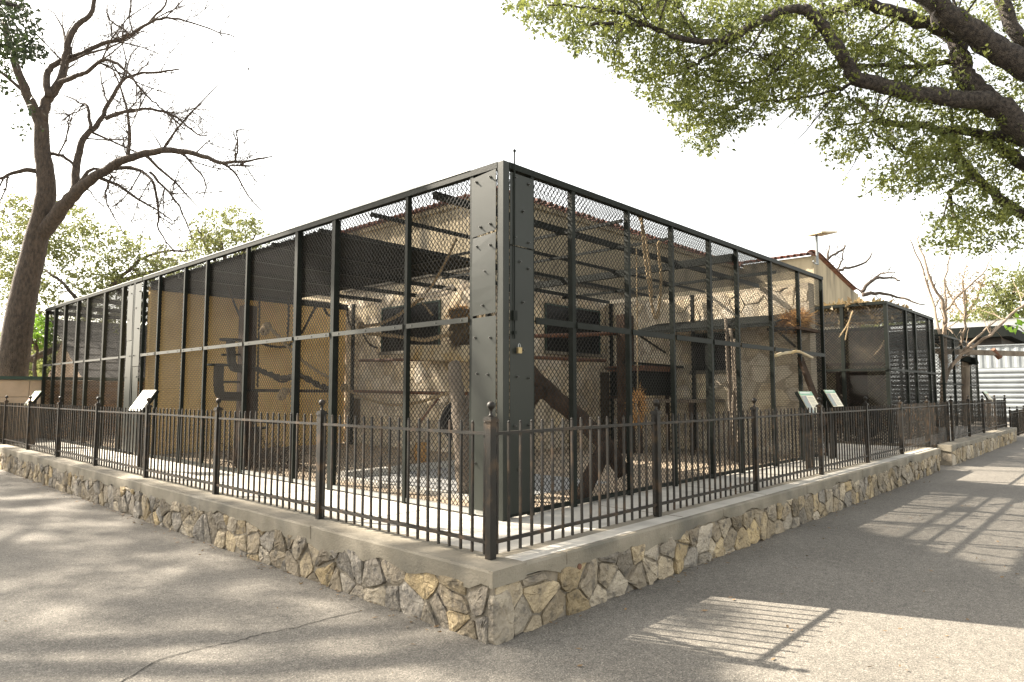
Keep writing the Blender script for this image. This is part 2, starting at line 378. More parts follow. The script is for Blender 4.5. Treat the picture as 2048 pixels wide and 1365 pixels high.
def twigs(mb, q, rad, r, level, spread=1.0, droop=0., start=.25, dens=1.0, lens=(.5, 1.4), n=5, ends=None, flatten=None):
    """grow side twigs from a limb, twice over"""
    L = sum((q[k + 1] - q[k]).length for k in range(len(q) - 1)); cnt = max(1, int(L * dens))
    for _ in range(cnt):
        k = int(r.uniform(start, 1) * (len(q) - 2)) + 0; k = max(0, min(k, len(q) - 2))
        d = (q[k + 1] - q[k]).normalized(); side = Vector((r.gauss(0, 1), r.gauss(0, 1), r.gauss(0, 1) + .25))
        if flatten is not None: side -= flatten * side.dot(flatten) * .75
        side = (side - d * side.dot(d)).normalized()
        e = (d * r.uniform(.35, 1.0) + side * r.uniform(.5, 1.1) * spread).normalized()
        ln = r.uniform(*lens); p = q[k].copy(); path = [p]
        for s_ in range(4):
            e = (e + Vector((r.uniform(-.26, .26), r.uniform(-.26, .26), r.uniform(-.24, .24) - droop * .2))).normalized()
            p = p + e * ln / 4; path.append(p)
        r0 = min(rad[k] * .5, ln * .018 + .002); mb.tube(path, [r0 * (1 - .8 * s_ / 4) + .0022 for s_ in range(5)], n if r0 > .012 else 3, False)
        if ends is not None: ends.append(path[-1]); ends.append(path[2])
        if level > 0: twigs(mb, path, [r0 * (1 - .8 * s_ / 4) + .001 for s_ in range(5)], r, level - 1, spread, droop, .15, dens * 1.9, (lens[0] * .5, lens[1] * .5), 3, ends, flatten)

# ================================================================== SETTING
ZC = .457                                        # top of the terrace
gnd = MB(); gnd.v = [Vector(p) for p in ((-250, -250, 0), (300, -250, 0), (300, 300, 0), (-250, 300, 0))]; gnd.f = [(0, 1, 2, 3)]
GROUND = tag(gnd.build('ground', M_PAVE), kind='structure')
def ground_at(x, y, z=0):
    d = (at(x, y, 1) - CAM); return CAM + d * ((z - CAM.z) / d.z)
# crack across the paving: a thin jagged dark strip
r = random.Random(3); mb = MB(); pts = [ground_at(*p) for p in ((725, 1222), (640, 1243), (585, 1258), (520, 1270), (480, 1282), (420, 1295), (360, 1308), (310, 1325), (270, 1350), (235, 1368))]
q = wob(pts, .012, r, 5)
for i in range(len(q) - 1):
    d = (q[i + 1] - q[i]); nrm = Vector((-d.y, d.x, 0)).normalized()
    w0, w1 = .002 + .003 * abs(sin(i * 1.7)), .002 + .003 * abs(sin((i + 1) * 1.7))
    k = len(mb.v); mb.v += [Vector((*(p_ + nrm * s_).xy, .004)) for p_, s_ in ((q[i], -w0), (q[i + 1], -w1), (q[i + 1], w1), (q[i], w0))]; mb.f.append((k, k + 1, k + 2, k + 3))
mb.build('crack', mat('crack_dark', (.03, .028, .025), None, 1), GROUND)

slab = MB(); slab.box(3.19, 16.37, 3.14, 30, .05, ZC)
tag(slab.build('terrace', M_SLAB), kind='structure')
slab2 = MB(); slab2.box(17.62, 28.25, 3.14, 14, .05, ZC - .012)
tag(slab2.build('terrace', M_SLAB), kind='structure')
fl = MB(); fl.box(4.56, 12.55, 4.36, 13.3, ZC, ZC + .006); tag(fl.build('dirt_floor', M_DIRT), kind='structure')
fl = MB(); fl.box(4.56, 9.5, 14.2, 20.4, ZC, ZC + .006); tag(fl.build('dirt_floor', M_DIRT), kind='structure')
fl = MB(); fl.box(17.7, 24, 4.4, 8.0, ZC - .012, ZC); tag(fl.build('dirt_floor', M_DIRT), kind='structure')
# expansion joints of the terrace walk
for k in range(7):
    j = MB(); y0 = 5.2 + k * 2.05; j.box(3.2, 4.36, y0, y0 + .008, ZC, ZC + .003); j.build('joint', M_MORTAR, bpy.data.objects['terrace'])
for k in range(6):
    j = MB(); x0 = 5.7 + k * 1.9; j.box(x0, x0 + .008, 3.15, 4.16, ZC, ZC + .003); j.build('joint', M_MORTAR, bpy.data.objects['terrace'])

# ------------------------------------------------------------------ retaining wall with rubble stones and a concrete cap
def capstrip(parent, p0, ud, L, nrm, top, seed, depth=.30, base=.12, amp=.05):
    """concrete cap: level top, face with a ragged lower edge, body behind"""
    r = random.Random(seed); n = int(L / .11); u = Vector(ud); nr = Vector(nrm); p0 = Vector(p0); mb = MB()
    ph = [r.uniform(0, 6.28) for _ in range(4)]
    def drop(s): return base + amp * (.5 * sin(s * 1.9 + ph[0]) + .35 * sin(s * 4.7 + ph[1]) + .35 * sin(s * 11 + ph[2])) + r.uniform(-.016, .016)
    for i in range(n + 1):
        s = L * i / n; d = drop(s); b = p0 + u * s; dz = Vector((0, 0, 1))
        f = nr * (.026 + r.uniform(-.002, .002))
        mb.v += [b + dz * (top - d) - nr * .03, b + f * .85 + dz * (top - d), b + f + dz * (top - d * .55), b + f + dz * (top - .018), b + f * .6 + dz * (top - .003), b - nr * depth + dz * top, b - nr * depth + dz * (top - .1)]
    for i in range(n):
        for k in range(6): a = i * 7 + k; mb.f.append((a, a + 1, a + 8, a + 7))
    mb.f.append(tuple(range(7))); mb.f.append(tuple(range(n * 7, n * 7 + 7))[::-1])
    if u.cross(Vector((0, 0, 1))).dot(nr) > 0: mb.f = [q_[::-1] for q_ in mb.f]
    mb.f = [q_[::-1] for q_ in mb.f]
    return mb.build('concrete_cap', M_CAP, parent)
WX, WY = 3.165, 3.118
rw = thing('retaining_wall', (WX, WY, 0), 'low rubble stone wall with concrete cap turning the corner under the iron fence', 'stone wall')
core = MB(); core.box(WX, WX + .3, WY, 27, 0, .36); core.box(WX + .3, 16.4, WY, WY + .3, 0, .36); core.build('mortar_core', M_MORTAR, rw)
capstrip(rw, (WX, WY - .026, 0), (0, 1, 0), 24, (-1, 0, 0), ZC + .004, 5, base=.15)
capstrip(rw, (WX + .275, WY, 0), (1, 0, 0), 16.4 - WX - .275, (0, -1, 0), ZC + .001, 6, base=.125)
cc = MB(); cc.box(WX - .026, WX + .28, WY - .0275, WY + .01, ZC - .105, ZC + .002); cc.build('concrete_corner', M_CAP, rw)
stones(rw, (WX, WY + .02, -.02), (0, 1, 0), (0, 0, 1), (-1, 0, 0), 17.2, .37, .25, .235, .011, .03, 11, [M_STONEG, M_STONEG, M_STONE])
stones(rw, (WX + .02, WY, -.02), (1, 0, 0), (0, 0, 1), (0, -1, 0), 13.2, .37, .26, .245, .011, .032, 12, [M_STONE, M_STONE, M_STONEG])
link('quoin', stone_mesh([(-.02, 0), (.17, 0), (.19, .2), (.14, .33), (-.02, .31)], (WX, WY, -.01), (1, 0, 0), (0, 0, 1), (0, -1, 0), .045, random.Random(2), M_STONE, 'quoin'), rw)
for k, y in enumerate((5.3, 7.6, 9.4, 12.1, 14.6)): MB().box(WX - .0285, WX - .02, y, y + .007, ZC - .11 - .02 * (k % 2), ZC - .004).build('cap_joint', M_MORTAR, rw)
for k, x in enumerate((3.9, 6.4, 8.7, 11.0, 13.6)): MB().box(x, x + .007, WY - .0285, WY - .02, ZC - .09 - .02 * (k % 2), ZC - .004).build('cap_joint', M_MORTAR, rw)
dp = MB(); dp.tube([(4.05, WY - .032, .325), (4.05, WY - .018, .325)], .022, 12); dp.build('drain_pipe', M_RUST, rw)
rw2 = thing('retaining_wall', (17.6, WY, 0), 'short rubble stone wall with concrete cap beyond the gate', 'stone wall')
core = MB(); core.box(17.6, 28.28, WY, WY + .3, 0, .36); core.box(17.6, 17.9, WY + .3, 8, 0, .44); core.build('mortar_core', M_MORTAR, rw2)
capstrip(rw2, (17.57, WY, 0), (1, 0, 0), 10.72, (0, -1, 0), ZC - .008, 7, base=.12)
stones(rw2, (17.62, WY, -.02), (1, 0, 0), (0, 0, 1), (0, -1, 0), 10.6, .37, .32, .25, .011, .032, 13, [M_STONE])

# ------------------------------------------------------------------ iron fences
FX, FY = 3.36, 3.33
ZB = ZC + .003
pk_me = MB().box(-.0085, .0085, -.0085, .0085, .48 - ZC, 1.385 - ZC).mesh('picket', M_IRON)
cap_me = MB().lathe((0, 0, 1.385 - ZC), [(.0078, 0), (.0095, .004), (.0078, .012), (.003, .016)], 8).mesh('picket_cap', M_IRON, True)
post_me = MB().box(-.029, .029, -.029, .029, 0, 1.405 - ZC).mesh('post', M_IRON)
fin_me = MB().box(-.04, .04, -.04, .04, 1.40 - ZC, 1.418 - ZC).box(-.034, .034, -.034, .034, 1.4181 - ZC, 1.432 - ZC).mesh('post_cap', M_IRON)
ball_me = MB().lathe((0, 0, 0), [(.026, 1.432 - ZC), (.012, 1.446 - ZC), (.010, 1.472 - ZC), (.013, 1.482 - ZC)] + [(.030 * sin(a), 1.51 - ZC - .030 * cos(a)) for a in [pi * k / 9 for k in range(2, 9)]] + [(.002, 1.54 - ZC)], 14).mesh('ball_finial', M_IRON, True)
def iron_fence(parent, axis, s0, n, pitch, fixed, z=ZB, npk=18, far=99):
    def P(s): return Vector((fixed, s, z)) if axis == 'y' else Vector((s, fixed, z))
    r = random.Random(int(fixed * 100 + n))
    for k in range(n + 1):
        if not (k == 0 and axis == 'y'):
            p = link('post', post_me, parent, .004, P(s0 + k * pitch)); p.rotation_euler.z = r.uniform(-.02, .02)
            c = link('post_cap', fin_me, p, 0, P(s0 + k * pitch)); link('ball_finial', ball_me, c, 0, P(s0 + k * pitch))
        if k == n: break
        a, b = s0 + k * pitch + .029, s0 + (k + 1) * pitch - .029
        for zz, hh in ((1.314 - ZC, .022), (.566 - ZC, .022)):
            m = MB(); m.beam(P(a) + Vector((0, 0, zz)), P(b) + Vector((0, 0, zz + r.uniform(-.004, .004))), .030, hh); m.build('rail', M_IRON, parent)
        for j in range(npk):
            s = s0 + (k + (j + .5) / npk) * pitch + r.uniform(-.002, .002)
            o = link('picket', pk_me, parent, 0, P(s))
            o.rotation_euler = (r.uniform(-.004, .004), r.uniform(-.004, .004), 0)
            if k < 3: link('picket_cap', cap_me, o, 0, P(s))
f1 = thing('iron_fence', (FX, FY, ZC), 'black iron picket fence running left from the wall corner', 'fence')
f2 = thing('iron_fence', (FX + 2, FY, ZC), 'black iron picket fence running right from the wall corner to the gate', 'fence')
iron_fence(f2, 'x', FX, 6, 2.2, FY)
iron_fence(f1, 'y', FY, 8, 2.19, FX)
f3 = thing('iron_fence', (19.05, FY, ZC), 'short black iron picket fence on the far stone wall beyond the gate', 'fence')
iron_fence(f3, 'x', 19.05, 4, 2.2, FY, npk=14)
f4 = thing('iron_fence', (28.9, FY, 0), 'dark iron fence at the far right standing on the paving', 'fence')
iron_fence(f4, 'x', 28.9, 4, 1.9, FY, z=.04, npk=12)
g1 = thing('iron_gate', (16.7, FY + .06, 0), 'black iron picket gate in the gap between the two stone walls', 'gate')
for x in (16.72, 18.92): link('gate_post', MB().box(-.03, .03, -.03, .03, .02, 1.405).mesh('gate_post', M_IRON), g1, 0, (x, FY + .06, 0))
for zz in (.22, 1.314): MB().beam((16.76, FY + .06, zz), (18.88, FY + .06, zz), .03, .025).build('rail', M_IRON, g1)
gp = MB().box(-.0085, .0085, -.0085, .0085, .1, 1.385).mesh('picket', M_IRON)
for j in range(17): link('picket', gp, g1, 0, (16.82 + j * .125, FY + .06, 0))
MB().box(17.74, 17.82, FY + .02, FY + .1, .85, 1.0).build('latch', M_IRON, g1)

# ================================================================== THE MAIN CAGE
CX, CY, ZT = 4.44, 4.245, 3.76
LY = [4.64, 5.65, 7.07, 7.95, 9.35, 10.73, 11.59, 12.74, 13.5]
RX = [4.82, 5.47, 6.51, 7.51, 8.53, 9.39, 10.62, 11.82, 13.0]
cg = thing('animal_cage', (CX, CY, ZC), 'large dark steel and diamond mesh animal cage with its bolted corner towards the path', 'cage')
MB().box(CX - .035, CX + .045, CY - .035, CY + .045, ZC, ZT).build('corner_post', M_PLATE, cg, bevel=.004)
for k, y in enumerate(LY):
    wd, dp_ = (.07, .08) if y in (7.07, 7.95) else (.044, .055)
    MB().box(CX - .03, CX - .03 + dp_, y - wd / 2, y + wd / 2, ZC, ZT - .06).build('post', M_CAGE, cg)
for k, x in enumerate(RX):
    wd = .055 if x in (5.47, 8.53) else .042
    MB().box(x - wd / 2, x + wd / 2, CY - .03, CY + .03, ZC, ZT - .06).build('post', M_CAGE, cg)
MB().box(CX - .038, CX + .03, CY + .046, 13.54, ZT - .06, ZT).build('top_rail', M_CAGE, cg)
MB().box(CX + .046, 13.03, CY - .038, CY + .03, ZT - .06, ZT).build('top_rail', M_CAGE, cg)
MB().box(CX - .044, CX - .032, 4.66, 13.48, ZT + .0, ZT + .012).build('drip_edge', M_GALV, cg)
ys = [CY] + LY; xs = [CX] + RX
for a, b in zip(ys[:-1], ys[1:]):
    if a > CY: 
        MB().box(CX - .045, CX - .032, a + .03, b - .03, 2.275, 2.325).build('mid_rail', M_PLATE, cg)
        for t in (.12, .5, .88): MB().tube([(CX - .052, a + (b - a) * t, 2.3), (CX - .045, a + (b - a) * t, 2.3)], .009, 6).build('bolt', M_BOLT, cg)
    MB().box(CX - .02, CX + .02, a + .03, b - .03, ZC + .02, ZC + .06).build('bottom_rail', M_GALV if a < 8 else M_CAGE, cg)
    mesh_panel(cg, (CX + .022, a, ZC + .05), (0, 1, 0), (0, 0, 1), b - a, ZT - .06 - ZC - .05)
for a, b in zip(xs[:-1], xs[1:]):
    if a > CX:
        MB().box(a + .03, b - .03, CY - .045, CY - .032, 2.262, 2.325).build('mid_rail', M_CAGE, cg)
    MB().box(a + .03, b - .03, CY - .02, CY + .02, ZC + .02, ZC + .06).build('bottom_rail', M_CAGE, cg)
    mesh_panel(cg, (a, CY + .022, ZC + .05), (1, 0, 0), (0, 0, 1), b - a, ZT - .06 - ZC - .05)
# corner cover plates (each sheet a little askew) and their bolts
def plate(parent, face, s0, s1, z0, z1, tilt, bolts, off=.036, bend=.0, m=None):
    n = 6; mb = MB(); t = .004
    for side in (0, 1):
        for i in range(n + 1):
            for j in (0, 1):
                s = s0 + (s1 - s0) * j; z = z0 + (z1 - z0) * i / n
                z += (s - (s0 + s1) / 2) * tilt
                o_ = off + t * side + bend * sin(pi * i / n) * (.5 + .5 * j)
                mb.v.append(Vector((CX - o_, s, z)) if face == 'y' else Vector((s, CY - o_, z)))
    N = 2 * (n + 1)
    for side in (0, 1):
        for i in range(n):
            a = side * N + i * 2; f_ = (a, a + 1, a + 3, a + 2); mb.f.append(f_ if (side == 1) != (face == 'y') else f_[::-1])
    ring = [2 * i for i in range(n + 1)] + [2 * i + 1 for i in range(n, -1, -1)]
    for k in range(len(ring)): a, b = ring[k], ring[(k + 1) % len(ring)]; mb.f.append((a, b, b + N, a + N))
    o = mb.build('cover_plate', m or M_PLATE, parent)
    for s, z in bolts:
        c = Vector((CX - off, s, z)) if face == 'y' else Vector((s, CY - off, z)); d = Vector((-1, 0, 0)) if face == 'y' else Vector((0, -1, 0))
        b = MB(); b.tube([c, c + d * .014], .013, 6); b.tube([c + d * .012, c + d * .03], .007, 8); b.build('bolt', M_BOLT, o)
    return o
plate(cg, 'y', 4.30, 4.625, 3.10, 3.68, -.09, [(4.56, 3.62), (4.37, 3.63), (4.37, 3.18), (4.5, 3.17)], .040)
plate(cg, 'y', 4.302, 4.61, 2.335, 3.085, -.05, [(4.55, 2.99), (4.37, 2.98), (4.44, 2.74), (4.47, 2.42)], .037, .012)
plate(cg, 'y', 4.30, 4.615, ZC + .07, 2.31, -.02, [(4.57, 2.12), (4.37, 2.11), (4.54, 1.78), (4.4, 1.77), (4.56, .95), (4.37, .72)], .036, .006)
plate(cg, 'x', 4.487, 4.815, 2.98, 3.665, .0, [(4.55, 3.62), (4.74, 3.6), (4.66, 3.32), (4.55, 3.05), (4.74, 3.03)], .040, 0)
plate(cg, 'x', 4.487, 4.815, ZC + .05, 2.965, .0, [(4.62, 2.83), (4.74, 2.78), (4.66, 2.45), (4.66, 2.0), (4.58, 1.75), (4.74, 1.74), (4.55, 1.3), (4.74, 1.3), (4.6, .9)], .037, 0)
rod = MB(); rod.tube([(4.535, CY - .055, 2.1), (4.535, CY - .055, 3.86)], .007, 8); rod.lathe((4.535, CY - .055, 3.86), [(.007, 0), (.014, .008), (.015, .02), (.008, .03), (.002, .032)], 8); rod.build('bolt_rod', M_CAGE, cg)
hp = MB(); hp.box(4.51, 4.56, CY - .068, CY - .042, 2.27, 2.36); hp.box(4.515, 4.55, CY - .07, CY - .045, 2.14, 2.17); hp.build('hasp', M_CAGE, cg)
pl = tag(MB().box(4.555, 4.605, CY - .085, CY - .062, 1.965, 2.02).build('padlock', M_BRASS), 'small brass padlock hanging on the corner door of the cage', 'padlock')
MB().tube([(4.565, CY - .073, 2.02), (4.567, CY - .073, 2.045), (4.58, CY - .073, 2.058), (4.593, CY - .073, 2.045), (4.595, CY - .073, 2.02)], .004, 6).build('shackle', M_GALV, pl)
# roof: beams, mesh and solid sheets
for y, w_, h_ in ((5.27, .05, .075), (6.38, .035, .045), (7.5, .04, .05), (8.72, .05, .07)): MB().beam((CX + .03, y, 3.655), (12.6, y, 3.655), w_, h_).build('roof_beam', M_CAGE, cg)
for x, w_, h_ in ((6.46, .03, .035), (7.63, .03, .035), (9.35, .08, .11), (10.95, .04, .05)): MB().beam((x, CY + .03, 3.585), (x, 8.75, 3.585), w_, h_).build('roof_beam', M_CAGE, cg)
for y in (9.6, 10.8, 12.0, 13.3): MB().beam((CX + .03, y, 3.60), (8.7, y, 3.60), .06, .07).build('roof_beam', M_CAGE, cg)
mesh_panel(cg, (CX, CY, 3.712), (1, 0, 0), (0, 1, 0), 8.2, 4.5, 'roof_mesh', t=.0068)
mesh_panel(cg, (7.45, 8.75, 3.712), (1, 0, 0), (0, 1, 0), 1.3, 4.6, 'roof_mesh', t=.006)
for k in range(8):
    y0 = 7.52 + k * .735; sh = MB(); n = 10
    sh.box(CX + .05, 7.44, y0, y0 + .725, 3.645, 3.653)
    for j in range(7): sh.box(CX + .05, 7.44, y0 + .03 + j * .1, y0 + .06 + j * .1, 3.653, 3.672)
    sh.build('roof_sheet', M_SHEET, cg)
# inner posts
for x, y in ((12.5, 8.6), (9.35, 8.5), (12.5, 6.6), (8.6, 12.9), (7.5, 7.5)): MB().box(x - .03, x + .03, y - .03, y + .03, ZC, 3.6).build('inner_post', M_CAGE, cg)
# door frame inside the right face
MB().box(8.58, 8.70, CY + .05, CY + .11, .62, 2.25).build('door_post', M_CAGE, cg)

# ------------------------------------------------------------------ second cage on the left
c2 = thing('animal_cage', (CX, 14, ZC), 'long mesh cage on the left beyond the tan partition', 'cage')
L2 = [14.22, 14.65, 15.78, 16.96, 17.74, 18.76, 19.65, 20.52]
for y in L2: MB().box(CX - .03, CX + .04, y - .045, y + .045, ZC, ZT - .06).build('post', M_CAGE, c2)
MB().box(CX - .038, CX + .03, 13.56, 20.56, ZT - .06, ZT).build('top_rail', M_CAGE, c2)
MB().box(CX - .042, CX - .02, 13.6, 20.5, ZT, ZT + .012).build('drip_edge', M_GALV, c2)
for a, b in zip(L2[:-1], L2[1:]):
    MB().box(CX - .045, CX - .032, a + .046, b - .046, 2.28, 2.32).build('mid_rail', M_PLATE, c2)
    MB().box(CX - .02, CX + .02, a + .046, b - .046, ZC + .02, ZC + .06).build('bottom_rail', M_CAGE, c2)
    mesh_panel(c2, (CX + .022, a, ZC + .05), (0, 1, 0), (0, 0, 1), b - a, ZT - .06 - ZC - .05, pu=.075, pv=.08, t=.007)
plate(c2, 'y', 13.53, 13.86, 2.1, 3.66, 0, [(13.6, 3.5), (13.78, 3.2), (13.62, 2.8), (13.8, 2.3)], .045, 0)
plate(c2, 'y', 13.96, 14.24, 2.6, 3.66, 0, [(14.05, 3.5), (14.15, 3.0)], .045, .01)
plate(c2, 'y', 13.55, 13.84, ZC + .05, 2.09, .0, [(13.6, 1.9), (13.75, 1.4)], .047, -.012)
plate(c2, 'y', 13.93, 14.22, ZC + .05, 2.59, .0, [(14.0, 2.3), (14.15, 1.9), (14.05, 1.2)], .047, .012)
MB().box(CX - .05, CX + .04, 13.87, 13.95, ZC, ZT - .061).build('post', M_CAGE, c2)
mesh_panel(c2, (CX, 13.6, 3.712), (1, 0, 0), (0, 1, 0), 4.3, 6.9, 'roof_mesh', pu=.075, pv=.08, t=.007)
for y in (15.2, 17.0, 18.8, 20.45): MB().beam((CX + .03, y, 3.66), (8.7, y, 3.66), .07, .09).build('roof_beam', M_CAGE, c2)
MB().beam((8.7, 13.6, 3.66), (8.7, 20.5, 3.66), .07, .09).build('roof_beam', M_CAGE, c2)
for y in (14.6, 16.5, 18.4, 20.4): MB().box(8.68, 8.74, y - .03, y + .03, ZC, 3.62).build('inner_post', M_CAGE, c2)
mesh_panel(c2, (8.7, 13.6, ZC), (0, 1, 0), (0, 0, 1), 6.9, 3.2, pu=.075, pv=.08, t=.007)
mesh_panel(c2, (CX, 20.5, ZC), (1, 0, 0), (0, 0, 1), 4.3, 3.2, pu=.075, pv=.08, t=.007)

# ------------------------------------------------------------------ further cages on the right
def box_cage(label, x0, x1, y0, y1, z0, zt, px, py, mid, pu):
    c = thing('animal_cage', (x0, y0, z0), label, 'cage')
    for x in px: MB().box(x - .04, x + .04, y0 - .04, y0 + .04, z0, zt).build('post', M_CAGE, c)
    for y in py: MB().box(x0 - .04, x0 + .04, y - .04, y + .04, z0, zt).build('post', M_CAGE, c)
    for p_, q_ in (((x0 - .05, y0, zt + .03), (x1 + .05, y0, zt + .03)), ((x0, y0 + .05, zt + .031), (x0, y1, zt + .031)), ((x1, y0 + .05, zt + .031), (x1, y1, zt + .031)), ((x0, y1, zt + .03), (x1, y1, zt + .03))):
        MB().beam(p_, q_, .09, .07).build('top_rail', M_CAGE, c)
    for zz in mid:
        MB().beam((x0, y0 - .045, zz), (x1, y0 - .045, zz), .02, .05).build('mid_rail', M_CAGE, c)
        MB().beam((x0 - .045, y0, zz), (x0 - .045, y1, zz), .02, .05).build('mid_rail', M_CAGE, c)
    for k in (1, 2, 3): x = x0 + (x1 - x0) * k / 4; MB().beam((x, y0 + .05, zt), (x, y1, zt), .05, .06).build('roof_beam', M_CAGE, c)
    h = zt - z0
    mesh_panel(c, (x0, y0, z0), (1, 0, 0), (0, 0, 1), x1 - x0, h, pu=pu, pv=pu * 1.05, t=.0115)
    mesh_panel(c, (x0, y0, z0), (0, 1, 0), (0, 0, 1), y1 - y0, h, pu=pu, pv=pu * 1.05, t=.0115)
    mesh_panel(c, (x1, y0, z0), (0, 1, 0), (0, 0, 1), y1 - y0, h, pu=pu, pv=pu * 1.05, t=.0115)
    mesh_panel(c, (x0, y0, zt + .04), (1, 0, 0), (0, 1, 0), x1 - x0, y1 - y0, 'roof_mesh', pu=pu, pv=pu * 1.05, t=.0115)
    return c
c3 = box_cage('square mesh cage beyond the main cage with leaf litter on its roof', 17.35, 22.15, CY, 7.9, ZC, 3.68, (17.35, 19.1, 20.05, 21.6, 22.15), (5.2, 6.6, 7.86), (2.15,), .075)
c4 = box_cage('distant tall mesh cage in front of the white corrugated fence', 26.2, 32.6, 4.75, 8.5, ZC, 3.5, (26.2, 28, 29.5, 31, 32.6), (6, 7.3), (1.9,), .11)

# ================================================================== BUILDINGS
# stone animal house: wall facing the left face (x = 8.75) and wall facing the path (y = 8.85)
hs = thing('stone_house', (8.75, 8.85, ZC), 'pale limestone animal house with dark windows behind the cage mesh', 'building')
W1 = [(8.75, 8.85), (8.75, 13.4)]
MB().box(8.76, 9.1, 8.86, 13.5, ZC, 3.95).build('wall', M_WMORT, hs)
MB().box(9.1, 14.0, 8.86, 9.2, ZC, 3.95).build('wall', M_WMORT, hs)
MB().box(8.70, 14.0, 8.80, 13.5, 3.951, 4.02).build('coping', M_CAP, hs)
h1 = [(1.32, 3.2, 2.0, 2.98)]                    # window in local metres along the wall
stones(hs, (8.76, 8.86, ZC), (0, 1, 0), (0, 0, 1), (-1, 0, 0), 4.6, 3.45, .39, .28, .01, .014, 21, [M_WSTONE], holes=[(1.22, 3.18, 1.98, 3.0), (3.9, 4.35, .35, 1.05)])
h2 = [(2.0, 3.75, 2.0, 3.0)]
stones(hs, (8.76, 8.86, ZC), (1, 0, 0), (0, 0, 1), (0, -1, 0), 4.2, 3.45, .39, .28, .01, .014, 22, [M_WSTONE], holes=[(1.72, 3.66, 1.96, 3.0)])
def window(parent, o, u, w_, h_, nrm):
    o, u, nr = Vector(o), Vector(u), Vector(nrm); z = Vector((0, 0, 1))
    wn = MB().quadbox(o + nr * .004, u * w_, z * h_, nr * .012).build('window', M_GLASS, parent)
    for a, b in ((-.03, .0), (w_, w_ + .03), (w_ * .5 - .02, w_ * .5 + .02)): MB().quadbox(o + u * a + nr * .003, u * (b - a), z * h_, nr * .03).build('frame', M_DGREEN, wn)
    MB().quadbox(o - u * .03 + z * h_ + nr * .003, u * (w_ + .06), z * .03, nr * .03).build('frame', M_DGREEN, wn)
    MB().quadbox(o - u * .06 - z * .07 + nr * .003, u * (w_ + .12), z * .065, nr * .07).build('sill', M_CAP, wn)
    return wn
window(hs, (8.76, 8.86 + 1.26, ZC + 2.03), (0, 1, 0), 1.88, .93, (-1, 0, 0))
window(hs, (8.76 + 1.76, 8.86, ZC + 2.01), (1, 0, 0), 1.86, .95, (0, -1, 0))
MB().box(8.735, 8.757, 12.8, 13.18, ZC + .38, ZC + 1.02).build('hatch', M_FIBRE, hs)
# upper storey, set back, with clay tile edge
up = thing('upper_building', (10.8, 10.55, 4), 'stucco upper storey with a red clay tile edge rising behind the cage roof', 'building')
MB().box(10.85, 24.2, 10.6, 25, 3.9, 6.22).build('wall', M_STUCCO, up)
tile_me = MB(); 
for k in range(7):
    a0, a1 = pi * k / 7, pi * (k + 1) / 7
    i = len(tile_me.v)
    for rr in (.085, .068):
        for a in (a0, a1):
            for yy in (-.24, .16): tile_me.v.append(Vector((rr * cos(a), yy, rr * sin(a) + .02)))
    tile_me.f += [(i, i + 1, i + 3, i + 2), (i + 4, i + 6, i + 7, i + 5), (i, i + 2, i + 6, i + 4), (i + 1, i + 5, i + 7, i + 3)]
tile_me = tile_me.mesh('roof_tile', M_TILE)
for k in range(58):
    o = link('roof_tile', tile_me, up, 0, (10.75 + k * .225, 10.62 + random.uniform(-.02, .02), 6.22)); o.rotation_euler.x = radians(8)
for k in range(60):
    o = link('roof_tile', tile_me, up, 0, (10.87 + random.uniform(-.02, .02), 10.75 + k * .225, 6.22)); o.rotation_euler = (radians(8), 0, radians(-90))
MB().box(10.78, 24.0, 10.53, 24.9, 6.1, 6.219).build('eave', M_STUCCO, up)
# gable wing at the right
GX, GY, GZ = 24.0, 8.05, 6.36
gb = thing('gable_building', (GX, GY, 0), 'stained cream stucco gable with red clay tile rake beside a solar lamp', 'building')
prof = [(24.0, 6.36), (24.5, 6.36), (25.3, 6.2), (26.2, 6.02), (27.2, 5.82), (28.2, 5.64), (28.8, 5.56), (29.05, 5.55), (29.05, 0), (24.0, 0)]
MB().prism([(x, GY, z) for x, z in prof], (0, .3, 0)).build('gable_wall', M_STUCCO, gb)
MB().box(GX, GX + .3, GY + .3, 10.6, 0, 6.36).build('side_wall', M_STUCCO, gb)
for k in range(12):
    o = link('roof_tile', tile_me, gb, 0, (GX + .06, GY + .1 + k * .225, 6.38)); o.rotation_euler = (radians(10), 0, radians(-90)); o.scale = (1.1, 1.2, 1.3)
rk = [Vector((x, GY + .06, z + .07)) for x, z in prof[:8]]
L = 0; pts = wob(rk, 0, random.Random(1), 4)
for k in range(len(pts) - 1):
    d = pts[k + 1] - pts[k]; ang = math.atan2(d.z, d.x)
    o = link('rake_tile', tile_me, gb, 0, (pts[k] + pts[k + 1]) / 2); o.rotation_euler = Matrix.Rotation(-ang, 3, 'Y').to_euler(); o.rotation_euler = (Matrix.Rotation(-ang, 3, 'Y') @ Matrix.Rotation(radians(90), 3, 'Z')).to_euler(); o.scale = (2.0, d.length / .36, 1.5)
MB().box(GX - .02, GX + .9, GY - .03, GY - .001, 3.4, 3.6).build('ledge_strip', M_STUCCO, gb)
# solar lamp on the gable
sp_ = at(1631, 520, GX * .732 + GY * .681)
so = thing('solar_lamp', (24.02, 7.95, 6.0), 'small solar lamp on a white pole above the gable corner', 'lamp')
MB().tube([(24.03, 7.93, 6.02), (24.03, 7.93, 7.06)], .045, 10).build('pole', M_WHITE, so)
MB().quadbox((23.55, 7.6, 7.02), (.95, -.22, .13), (.2, .62, 0), (0, 0, .05)).build('solar_panel', M_PLAST, so)
MB().tube([(24.03, 7.93, 6.05), (23.7, 7.93, 6.03), (23.62, 7.93, 6.1)], .03, 8).build('bracket', M_GALV, so)
